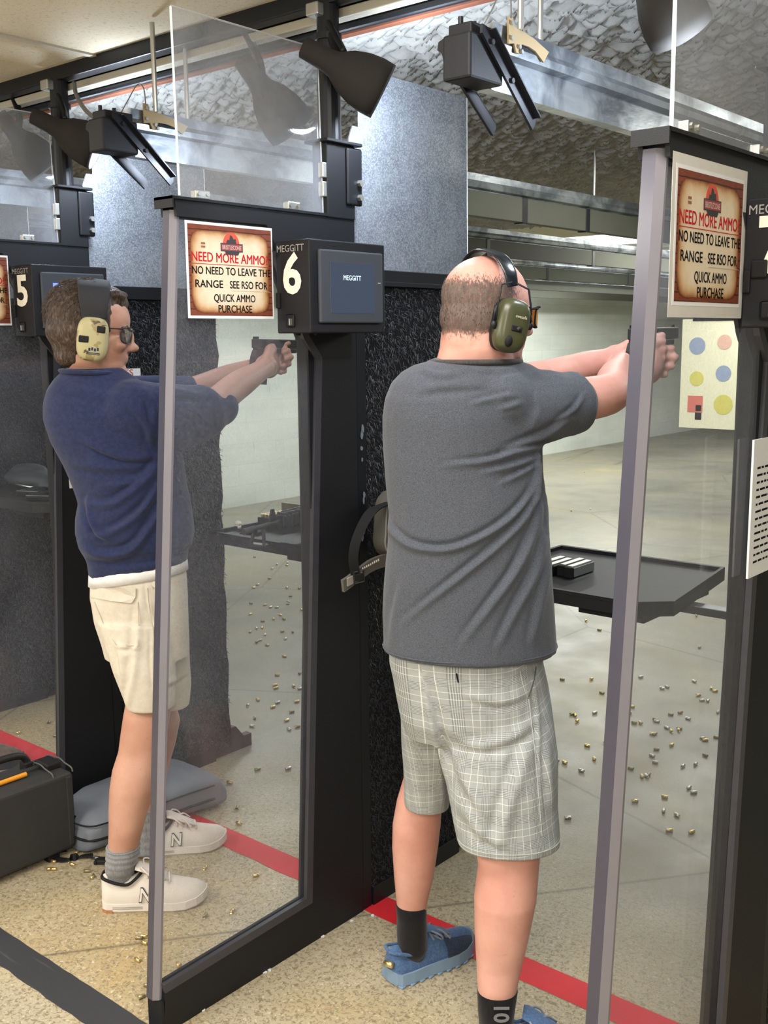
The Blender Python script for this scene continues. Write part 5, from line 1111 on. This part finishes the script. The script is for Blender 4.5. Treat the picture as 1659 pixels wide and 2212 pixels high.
for sg in (-1, 1):
    bm = BM(); ell(bm, Vector(hcN)+RN @ Vector((.031*sg, .077, -.008)), (.0125,)*3, RN); ey = obj('eye', bm, M['white_paint'], np_, smooth=True)
    bm = BM(); ell(bm, Vector(hcN)+RN @ Vector((.031*sg, .0865, -.008)), (.005, .004, .005), RN); obj('iris', bm, M['ink'], ey, smooth=True)
    bm = BM(); tube(bm, [Vector(hcN)+RN @ Vector(p) for p in ((.015*sg, .094, .012), (.032*sg, .092, .018), (.050*sg, .078, .014))], [.003, .004, .002], 6); obj('eyebrow', bm, HM, np_, smooth=True)

# ---- pistols in the hands
def pistol(rear, dr, s_, label, silver):
    t_ = thing('pistol', tuple(rear), label, 'pistol'); r = Vector(rear); d, sd, u = Vector(dr), Vector(s_), Vector((0, 0, 1)); u = sd.cross(d)*1.0
    if u.z < 0: u = -u
    Mx = Matrix((sd, d, u)).transposed().to_4x4(); Mx = Matrix.Translation(r) @ Mx
    def add(name, fn, m, par=t_):
        bm = BM(); fn(bm); bmesh.ops.transform(bm, matrix=Mx, verts=bm.verts); return obj(name, bm, m, par)
    bl = plain('gun_black_steel', (44, 46, 50), 0.35, 0.4)
    sl = add('slide', lambda b: (hull_box(b, (-.012, 0, -.014), (.012, .182, .014), .003), [hull_box(b, (-.0127, .012+.006*i, -.011), (.0127, .0145+.006*i, .011)) for i in range(6)]), bl)
    add('rear_sight', lambda b: (hull_box(b, (-.009, .004, .013), (-.003, .014, .021), .001), hull_box(b, (.003, .004, .013), (.009, .014, .021), .001)), M['black_rubber'], sl)
    add('front_sight', lambda b: hull_box(b, (-.002, .168, .013), (.002, .178, .020), .001), M['black_rubber'], sl)
    add('barrel', lambda b: cyl(b, (0, .178, 0), (0, .188, 0), .0068, n=14), M['steel'], sl)
    add('frame', lambda b: (hull_box(b, (-.0115, .004, -.028), (.0115, .165, -.013), .003), prismX(b, [(.004, -.02), (.052, -.02), (.040, -.125), (-.014, -.118), (-.004, -.04)], -.0125, .0125)), M['dark_plastic'])
    add('trigger_guard', lambda b: tube(b, spline([(0, .052, -.028), (0, .056, -.052), (0, .085, -.055), (0, .096, -.028)], 5), .0035, 8), M['dark_plastic'])
    add('trigger', lambda b: tube(b, [(0, .074, -.026), (0, .072, -.038), (0, .076, -.046)], .0028, 6), M['dark_plastic'])
    return t_
pistol(gunR, gd, gs, 'black pistol gripped by the bald man in both hands', True)
pistol(nR, nd, ns, 'black pistol held out by the man in the navy sweatshirt, behind the clear sheet', False)
# ================================================================ THINGS ON THE SHELVES
def rounded(bm, p0, p1, b=0.01): hull_box(bm, p0, p1, b, 3); return bm
# four pistol magazines side by side on the bald man's shelf
for i in range(4):
    x0 = -1.672+i*.0305; y0 = 2.685-.012*math.sin(i*2.1); z0 = .8925
    t_ = thing('pistol_magazine', (x0+.013, y0+.06, z0), 'loaded pistol magazine lying in the row of four on the shelf', 'magazine', 'pistol magazines in a row on the black shelf')
    obj('body', box((x0, y0, z0), (x0+.026, y0+.125, z0+.030), .003), M['dark_plastic'], t_)
    obj('steel_shell', box((x0+.002, y0+.004, z0+.029), (x0+.021, y0+.118, z0+.0345), .0015), M['zinc'], t_)
    obj('floor_plate', box((x0-.001, y0-.008, z0), (x0+.027, y0+.001, z0+.032), .002), M['black_rubber'], t_)
    if i == 3: obj('side_plate', box((x0+.0255, y0+.004, z0+.002), (x0+.0275, y0+.122, z0+.030), .001), M['steel'], t_)
# rifle through the clear sheet
a = np.array([-2.64, 2.40, .957]); b = np.array([-2.71, 3.06, .985]); dv = (b-a)/np.linalg.norm(b-a); up = np.array([0, 0, 1.0]); sdv = np.cross(dv, up)
rf = thing('rifle', (-2.68, 2.72, .893), 'black rifle lying on the shelf behind the clear sheet', 'rifle')
Pq = lambda t_, h=0, s_=0: tuple(a+dv*t_+up*h+sdv*s_)
Mr = Matrix((tuple(sdv), tuple(dv), (0, 0, 1))).transposed().to_4x4(); Mr = Matrix.Translation(a) @ Mr
def radd(name, fn, m, par=rf): bm = BM(); fn(bm); bmesh.ops.transform(bm, matrix=Mr, verts=bm.verts); return obj(name, bm, m, par)
GB = plain('rifle_black', (40, 42, 45), 0.45, 0.2)
radd('barrel', lambda q: (cyl(q, (0, 0, 0), (0, .26, 0), .0085, n=12), cyl(q, (0, -.03, 0), (0, .03, 0), .011, n=12)), GB)
radd('front_sight', lambda q: prismX(q, [(.10, .0), (.145, .0), (.128, .05), (.118, .05)], -.004, .004), GB)
radd('handguard', lambda q: [hull_box(q, (-.022, .16, -.026), (.022, .34, .024), .007)]+[hull_box(q, (-.024, .175+.022*i, -.028), (.024, .183+.022*i, .028), .002) for i in range(8)], GB)
radd('receiver', lambda q: (hull_box(q, (-.018, .33, -.035), (.018, .53, .030), .006), hull_box(q, (-.010, .35, .028), (.010, .50, .058), .004)), GB)
radd('rear_sight', lambda q: hull_box(q, (-.008, .49, .05), (.008, .515, .080), .003), GB)
radd('magazine', lambda q: prismX(q, [(.36, -.03), (.43, -.03), (.415, -.060), (.345, -.062)], -.011, .011), GB)
radd('stock', lambda q: prismX(q, [(.53, .015), (.66, .02), (.66, -.055), (.62, -.06), (.54, -.02)], -.014, .014), GB)
radd('bipod_foot', lambda q: (cyl(q, (-.02, .05, -.005), (-.03, .04, -.062), .006, n=8), cyl(q, (.02, .05, -.005), (.03, .04, -.062), .006, n=8), hull_box(q, (-.035, .03, -.066), (.035, .06, -.056), .003)), GB)
# tray of cartridges and white earplug pot
tb = thing('cartridge_tray', (-3.32, 2.95, .893), 'open tray of brass cartridges on the shelf behind the clear sheet', 'ammunition tray')
def TP(u, v, z): return np.array([-2.925, 2.60, .893])+np.array([.90, .42, 0])*u*0+np.array([u, v, z])
tp0 = np.array([-2.945, 2.72, .893])
bm = BM(); hull_box(bm, tp0, tp0+[.125, .125, .034], .003); obj('box', bm, M['dark_plastic'], tb)
bm = BM(); hull_box(bm, tp0+[.0, .128, .0], tp0+[.125, .136, .075], .002); obj('lid', bm, plain('smoky_lid', (96, 88, 66), 0.3), tb)
for i in range(6):
    for j in range(8): p = tp0+[.016+.0185*i, .013+.0142*j, .034]; obj('cartridge', cyl(BM(), p, p+[0, 0, .012], .0058, n=10), M['brass'], tb)
bm = BM(); ell(bm, (-2.965, 2.64, .912), (.016, .012, .010)); cyl(bm, (-2.965, 2.64, .893), (-2.965, 2.64, .905), .012, n=14)
tag(obj('earplug_pot', bm, M['white_paint'], smooth=True), 'small white pot at the left end of the cartridge shelf', 'pot')
for k in range(2):
    bm = BM(); ell(bm, (-2.87+.05*k, 2.60, .905), (.005,)*3); hull_box(bm, (-2.90+.05*k, 2.585, .893), (-2.855+.05*k, 2.625, .903), .004)
    tag(obj('small_pouch', bm, M['black_rubber']), 'small black pouch with a bright stud in front of the cartridge tray', 'pouch', 'black pouches before the cartridge tray')
# far stall: soft bag and two handguns
ZS = .986
bm = BM()
for c_, r_ in (((-3.97, 2.40, ZS+.040), (.16, .09, .040)), ((-4.02, 2.42, ZS+.062), (.10, .07, .038)), ((-3.88, 2.40, ZS+.024), (.09, .06, .022))): ell(bm, c_, r_)
me = remesh(bm, .006, 3); folds(me, [], .008, (18, 18, 18), 3); bag = thing('soft_case', (-3.97, 2.40, ZS), 'dark soft case on the farthest shelf, beside two handguns', 'case')
obj('body', me, plain('dark_nylon', (52, 58, 64), 0.7), bag, smooth=True)
obj('zip', tube(BM(), spline([(-4.08, 2.345, ZS+.03), (-3.97, 2.318, ZS+.03), (-3.86, 2.335, ZS+.022), (-3.795, 2.39, ZS+.026)]), .003, 6), M['steel'], bag)
for k, (x, y, rz, lab) in enumerate(((-3.74, 2.275, .35, 'black handgun lying on the farthest shelf, nearer the soft case'), (-3.60, 2.235, .45, 'black handgun lying at the front edge of the farthest shelf'))):
    g = thing('handgun', (x, y, ZS), lab, 'pistol'); Mx = Matrix.Translation((x, y, ZS)) @ Matrix.Rotation(rz, 4, 'Z')
    for nm, fn in (('slide', lambda q: hull_box(q, (-.085, -.014, .002), (.085, .014, .026), .004)), ('grip', lambda q: prismZ(q, [(-.085, .01), (-.045, .01), (-.035, .105), (-.078, .11)], .002, .026)), ('trigger_guard', lambda q: tube(q, spline([(-.04, .014, .014), (-.035, .04, .014), (-.005, .04, .014), (.0, .014, .014)], 5), .003, 6))):
        bm = BM(); fn(bm); bmesh.ops.transform(bm, matrix=Mx, verts=bm.verts); obj(nm, bm, M['gloss_black'] if nm == 'slide' else M['dark_plastic'], g)

# ================================================================ ON THE FLOOR AND THE DIVIDERS
# black hard case standing beside divider 5
hc = thing('hard_case', (-2.86, 1.48, 0), 'black hard case standing upright with a latch and handle, at the edge of the frame', 'case')
DP = plain('dusty_black_plastic', (50, 50, 51), 0.6, 0, 0.35, 0.2, 9, 0.3, 300)
bm = BM(); hull_box(bm, (-2.880, 1.10, .022), (-2.775, 1.756, .272), .012, 3); 
for zz in (.05,): hull_box(bm, (-2.782, 1.73, .035), (-2.772, 1.748, .26), .003)
b1 = obj('shell', bm, DP, hc)
bm = BM(); hull_box(bm, (-2.965, 1.10, .022), (-2.884, 1.756, .268), .012, 3); obj('lid', bm, DP, hc)
bm = BM(); hull_box(bm, (-2.892, 1.09, .014), (-2.872, 1.776, .284), .006, 2); hull_box(bm, (-2.868, 1.75, .03), (-2.79, 1.764, .255), .004); obj('rim', bm, DP, hc)
for y in (1.16, 1.68):
    for xx in (-2.80, -2.93): obj('foot', box((xx-.015, y-.02, .0), (xx+.015, y+.02, .024), .003), M['black_rubber'], hc)
la = obj('latch', box((-2.905, 1.700, .268), (-2.832, 1.755, .294), .006), M['dark_plastic'], hc)
WE = plain('worn_edge_plastic', (84, 84, 82), 0.5)
for y in (1.692, 1.760): obj('latch_bead', tube(BM(), spline([(-2.93, y, .284), (-2.86, y, .294), (-2.825, y, .286), (-2.79, y, .280), (-2.782, y, .268)], 4), .0025, 6), WE, la)
bm = BM(); tube(bm, spline([(-2.90, 1.675, .275), (-2.90, 1.672, .305), (-2.90, 1.64, .326), (-2.90, 1.54, .330), (-2.90, 1.45, .326), (-2.90, 1.42, .305), (-2.90, 1.415, .275)], 6), .0115, 10); h_ = obj('handle', bm, M['dark_plastic'], hc, smooth=True)
for y in (1.672, 1.42): obj('handle_mount', box((-2.918, y-.014, .266), (-2.882, y+.014, .300), .004), M['dark_plastic'], h_)
obj('valve', cyl(BM(), (-2.815, 1.47, .270), (-2.815, 1.47, .279), .014, n=16), M['dark_plastic'], hc)
tag(obj('orange_stick', tube(BM(), [(-2.848, 1.35, .2805), (-2.850, 1.640, .2805)], .0075, 12), plain('orange_plastic', (224, 150, 40), 0.4)), 'orange stick lying on top of the black hard case', 'stick')
# brown boot behind the case
bt = thing('boot', (-3.60, 1.95, 0), 'brown suede boot toe showing behind the black hard case', 'boot')
shoe(bt, (-3.80, 1.88), R_(60), .30, .115, cloth('brown_suede', (82, 70, 60), (104, 90, 78), (60, 60, 60)), M['black_rubber'], plain('brown_lace', (60, 50, 42), .8), M['black_rubber'], 'boot', sole_h=.03)
# grey soft bag along divider 5
gb = thing('range_bag', (-2.78, 2.02, 0), 'grey padded bag lying on the floor behind the white shoes', 'bag')
bm = BM(); rings = []
for y, x0, x1, z in ((1.755, -2.86, -2.76, .05), (1.765, -2.90, -2.72, .085), (1.80, -2.94, -2.705, .110), (1.90, -2.965, -2.69, .130), (2.05, -2.97, -2.68, .128), (2.18, -2.965, -2.665, .135), (2.25, -2.94, -2.65, .120), (2.29, -2.88, -2.67, .07)):
    rings.append([(((x0+x1)/2+(x1-x0)/2*math.copysign(abs(math.cos(q))**.55, math.cos(q))), y, .004+max(0, z*(.5+.5*math.copysign(abs(math.sin(q))**.45, math.sin(q))))) for q in [2*PI*i/36 for i in range(36)]])
loft(bm, rings); me = remesh(bm, .006, 6); folds(me, [], .006, (10, 10, 14), 6)
nyl = plain('grey_nylon', (116, 122, 132), 0.75, 0, 0.25, 0.08, 8, 0.3, 300); bb = obj('body', me, nyl, gb, smooth=True)
for zz, rr_ in ((.052, .004), (.10, .0025)):
    obj('piping', tube(BM(), spline([(-2.93, 1.80, zz), (-2.87, 1.762, zz), (-2.79, 1.752, zz), (-2.722, 1.768, zz), (-2.700, 1.82, zz), (-2.684, 1.95, zz), (-2.672, 2.10, zz), (-2.655, 2.22, zz)], 6), rr_, 6), M['black_rubber'], gb)
def ribbon(bm, pts, w_, th, side):
    S = [Vector(p) for p in spline(pts, 8)]; s_ = Vector(side).normalized(); rings = []
    for i, p in enumerate(S):
        d = (S[min(i+1, len(S)-1)]-S[max(i-1, 0)]).normalized(); sv = (s_-d*s_.dot(d)).normalized(); n_ = d.cross(sv)
        rings.append([p+sv*w_+n_*th, p-sv*w_+n_*th, p-sv*w_-n_*th, p+sv*w_-n_*th])
    loft(bm, rings); return recalc(bm)
obj('web_strap', ribbon(BM(), [(-2.80, 1.765, .118), (-2.80, 1.742, .085), (-2.80, 1.728, .05), (-2.80, 1.722, .012)], .014, .0015, (1, 0, 0)), M['black_rubber'], gb)
bm = BM(); ribbon(bm, [(-2.80, 1.722, .010), (-2.815, 1.70, .006), (-2.79, 1.685, .005), (-2.755, 1.70, .006), (-2.735, 1.74, .008), (-2.71, 1.765, .010)], .013, .0015, (.4, .9, 0)); sp_ = obj('shoulder_strap', bm, M['black_rubber'], gb)
bm = BM(); hull_box(bm, (-.016, -.014, 0), (.016, .014, .014), .003); hull_box(bm, (-.022, -.019, .001), (-.014, .019, .011), .002); bmesh.ops.transform(bm, matrix=Matrix.Translation((-2.655, 1.765, .003)) @ Matrix.Rotation(.6, 4, 'Z'), verts=bm.verts); obj('buckle', bm, M['dark_plastic'], gb)
obj('clip_hook', tube(BM(), spline([(-2.71, 1.765, .010), (-2.69, 1.752, .012), (-2.675, 1.768, .012), (-2.668, 1.762, .010)], 5), .004, 8), M['gloss_black'], gb)
obj('grab_handle', tube(BM(), spline([(-2.76, 1.90, .132), (-2.75, 1.895, .158), (-2.73, 1.93, .165), (-2.72, 1.97, .155), (-2.72, 1.975, .13)], 6), .009, 8), M['dark_plastic'], gb, smooth=True)

# sling bag hanging on divider 6
XS = -1.815; sb = thing('sling_bag', (XS+.02, 2.15, .95), 'grey sling bag with a black strap hanging beside the grey T-shirt', 'bag')
rings = []; bm = BM()
outl = [(atX(x, y, XS)[1], atX(x, y, XS)[2]) for x, y in ((822, 1062), (810, 1080), (806, 1110), (804, 1150), (803, 1170), (808, 1188), (822, 1200), (850, 1205), (900, 1200), (905, 1120), (890, 1070), (850, 1055))]
cy, cz = np.mean(outl, 0)
for off, k in ((0, .94), (.006, 1.0), (.035, 1.0), (.05, .93), (.054, .8)): rings.append([(XS+off, cy+(y-cy)*k, cz+(z-cz)*k) for y, z in spline([np.array([*p, 0]) for p in outl+outl[:1]], 3)[:-1] for y, z in [(y_, z_) for y_, z_ in [(y, z)]]] if False else [(XS+off, cy+(p[0]-cy)*k, cz+(p[1]-cz)*k) for p in spline([np.array([*q, 0]) for q in outl+outl[:1]], 3)[:-1]])
loft(bm, rings); recalc(bm); sbb = obj('body', bm, plain('taupe_grey_fabric', (92, 90, 84), 0.8, 0, 0.2, 0.08, 10, 0.3, 500), sb, smooth=True)
obj('piping', tube(BM(), [(XS+.046, cy+(p[0]-cy)*.985, cz+(p[1]-cz)*.985) for p in spline([np.array([*q, 0]) for q in outl+outl[:1]], 3)], .0022, 6), plain('pale_piping', (150, 150, 150), .6), sb)
Xp = XS+.05
q_ = lambda x, y, o=0.0: tuple(atX(x, y, Xp+o))
obj('strap', ribbon(BM(), [q_(860, 1080), q_(830, 1090), q_(805, 1103), q_(788, 1125), q_(774, 1155), q_(766, 1180), q_(763, 1210), q_(768, 1240)], .0125, .0016, (.55, .8, .1)), M['black_rubber'], sb)
obj('shoulder_pad', ribbon(BM(), [q_(845, 1208, -.012), q_(825, 1212, -.012), q_(800, 1222, -.012), q_(775, 1240, -.012), q_(752, 1258, -.012), q_(740, 1266, -.012)], .017, .004, (0.1, .35, .9)), plain('grey_pad', (96, 94, 88), .8), sb)
obj('pad_lining', ribbon(BM(), [q_(782, 1238, -.005), q_(765, 1250, -.006), q_(750, 1258, -.006)], .011, .0016, (0.1, .35, .9)), plain('pale_lining', (164, 158, 150), .8), sb)
bm = BM(); rr = random.Random(4)
for i in range(9):
    u = i/9; p = np.array(q_(782+38*u, 1228-20*u, -.006)); hull_box(bm, p+np.array([.002, -.0016, -.002]), p+np.array([.0035, .0016, .0025+rr.random()*.002]))
obj('white_print', bm, M['white_paint'], sb, kind='stuff')
bm = BM(); bc = np.array(q_(775, 1247, .004)); 
tube(bm, [bc+np.array([0, -.018, .016]), bc+np.array([0, .018, .016]), bc+np.array([0, .020, -.014]), bc+np.array([0, -.016, -.014]), bc+np.array([0, -.018, .016])], .0028, 6); hull_box(bm, bc+np.array([-.002, -.013, -.009]), bc+np.array([.003, .015, .010]), .002); obj('buckle', bm, M['dark_plastic'], sb)

# target sheet far down the fourth lane
tx, ty = -3.575, 8.36; ts = thing('target_sheet', (tx, ty, .85), 'paper target with blue, yellow and red shapes hanging far down the range', 'target')
obj('sheet', box((tx-.29, ty, .83), (tx+.29, ty+.003, 1.716)), plain('bright_target_paper', (236, 232, 204), .8, 0, .1, .02), ts)
def disc(n_, cx, cz_, r_, m, sq=False):
    bm = BM(); pts = [(cx+r_*math.cos(q), cz_+r_*math.sin(q)) for q in [2*PI*i/28 for i in range(28)]] if not sq else [(cx-r_, cz_-r_*1.1), (cx+r_, cz_-r_*1.1), (cx+r_, cz_+r_), (cx-r_, cz_+r_)]
    prismY(bm, pts, ty-.002, ty-.0005); obj(n_, bm, m, ts)
TB, TY_, TR = plain('target_blue', (146, 160, 188), .8), plain('target_yellow', (214, 206, 104), .8), plain('target_red', (216, 112, 100), .8)
disc('blue_spot', tx-.155, 1.50, .07, TB); disc('yellow_spot', tx-.15, 1.235, .06, TY_); disc('red_square', tx-.155, 1.03, .065, TR, True); disc('blue_spot', tx+.075, 1.28, .065, TB); disc('yellow_spot', tx+.085, 1.03, .08, TY_); disc('pink_spot', tx+.075, 1.53, .06, plain('target_pink', (222, 178, 160), .8))
disc('black_mark', tx-.125, .93, .028, M['ink'], True); disc('black_mark', tx-.125, .995, .024, M['ink'], True)
obj('clip_bar', box((tx-.2, ty-.006, 1.70), (tx+.2, ty+.008, 1.73), .002), M['black_steel'], ts)
for sg in (-1, 1): obj('hanger', tube(BM(), [(tx+.12*sg, ty, 1.72), (tx+.03*sg, ty, 2.06)], .004, 6), M['black_steel'], ts)

# ================================================================ SPENT CASINGS
near5 = [(120,1863),(150,1865),(114,1877),(122,1878),(195,1882),(197,1898),(170,1839),(446,1872),(445,1975),(504,1965),(293,2026),(304,2023),(318,2039),(335,2033),(302,2077),(386,2089),(327,2129),(314,2150),(560,1890)]
lane4 = [(107,1559),(115,1590),(38,1585)]
far5 = [(521,1781),(513,1743),(551,1664),(617,1662),(502,1692)]
z3 = [(735,663),(950,700),(955,716),(848,738),(885,708),(825,800),(750,840),(745,858),(952,856),(1020,862),(960,912),(1075,914),(1060,928),(818,968),(725,960),(835,985),(870,985),(945,960),(965,950),(1047,997),(705,1030),(898,1032),(865,1060),(935,1062),(805,1072),(755,1120),(790,1118),(710,1145),(808,1162),(928,1137),(982,1140),(945,1182),(785,1192),(748,1205),(830,1228),(943,1300),(900,1418),(1025,1410),(885,1480),(890,1498),(985,1485),(1018,1508),(995,1590),(768,1580),(875,1597),(700,1605),(845,1625),(993,1650),(742,1697),(935,1712),(710,1742),(1030,1745),(968,1770)]
far5 += [(300+x/2.963, 980+y/2.963) for x, y in z3]
z6 = [(202,53),(377,45),(450,140),(668,38),(830,110),(855,103),(1005,60),(1122,105),(1132,126),(1055,150),(1080,183),(1105,183),(1252,204),(1230,255),(1160,262),(265,268),(272,282),(287,308),(380,264),(852,270),(917,263),(962,294),(765,312),(787,308),(655,327),(685,330),(857,360),(868,370),(915,364),(938,364),(450,445),(362,470),(735,392),(760,399),(1050,418),(1137,412),(1102,432),(882,459),(797,492),(765,537),(790,575),(162,565),(190,567),(392,557),(323,630),(600,606),(1097,535),(952,590),(1030,578),(708,650),(692,668),(722,658),(850,793),(975,738),(993,762),(1196,717),(663,815),(822,884),(895,895),(838,997),(985,1016),(243,920),(610,140),(610,220),(590,262)]
far6 = [(1150+x/2.904, 1450+y/2.904) for x, y in z6]+[(1265,1340),(1291,1360),(1505,1330),(1569,1354),(1510,1400),(1574,1327),(1275,1100),(1235,1104),(1262,1020)]
proto = {}
def casing_proto(kind):
    m = M[kind]; bm = BM(); prof = [(0, .0048), (.0012, .0050), (.0016, .0042), (.0024, .0042), (.003, .0049), (.019, .0048), (.019, .0042), (.006, .0040), (.0055, .0)]
    rings = [[(z, r_*math.cos(q), r_*math.sin(q)) for q in [2*PI*i/12 for i in range(12)]] for z, r_ in prof[:-1]]; loft(bm, rings); recalc(bm)
    me = bpy.data.meshes.new('casing'); bm.to_mesh(me); bm.free(); me.materials.append(m); me.polygons.foreach_set('use_smooth', [True]*len(me.polygons)); return me
for k_ in ('brass', 'tarnish', 'alu_case'): proto[k_] = casing_proto(k_)
rr = random.Random(12)
def casing(p, kind, label, group, sc=1.0):
    o = bpy.data.objects.new('brass_casing', proto[kind]); COL.objects.link(o); o.location = (p[0], p[1], .0049*sc+.0005); o.rotation_euler = (0, rr.uniform(-.02, .02), rr.uniform(0, 2*PI)); o.scale = (sc,)*3
    tag(o, label, 'casing', group)
for pts, lab, grp, kinds in ((near5, 'spent brass casing on the speckled floor around the man in white trainers', 'casings around the white trainers', ('brass', 'brass', 'tarnish')), (lane4, 'spent casing on the floor behind the brown boot toe', 'casings behind the boot', ('brass', 'tarnish')),
                           (far5, 'spent casing on the grey concrete seen through the clear sheet beside the cream shorts', 'casings beyond the shelf with the rifle', ('tarnish', 'alu_case', 'brass')), (far6, 'spent casing on the grey concrete beyond the plaid shorts', 'casings beyond the shelf with the magazines', ('tarnish', 'alu_case', 'brass'))):
    for x, y in pts: casing(atZ(x, y, .004), rr.choice(kinds), lab, grp, 1.0 if grp.startswith('casings around') else 1.15)
# small flakes of pale debris along the foot of the divider
for i, (x, y) in enumerate(((804, 1979), (697, 2024), (573, 2101), (440, 2183), (582, 2097), (760, 1990))):
    p = atZ(x, y, 0); bm = BM(); n = 7; pl = [(p[0]+rr.uniform(.003, .006)*math.cos(q), p[1]+rr.uniform(.003, .008)*math.sin(q)) for q in [2*PI*j/n for j in range(n)]]; prismZ(bm, pl, .0004, .003)
    tag(obj('paper_scrap', bm, M['paper']), 'tiny pale scrap at the foot of the divider numbered 6', 'scrap', 'pale scraps along the foot of the divider')
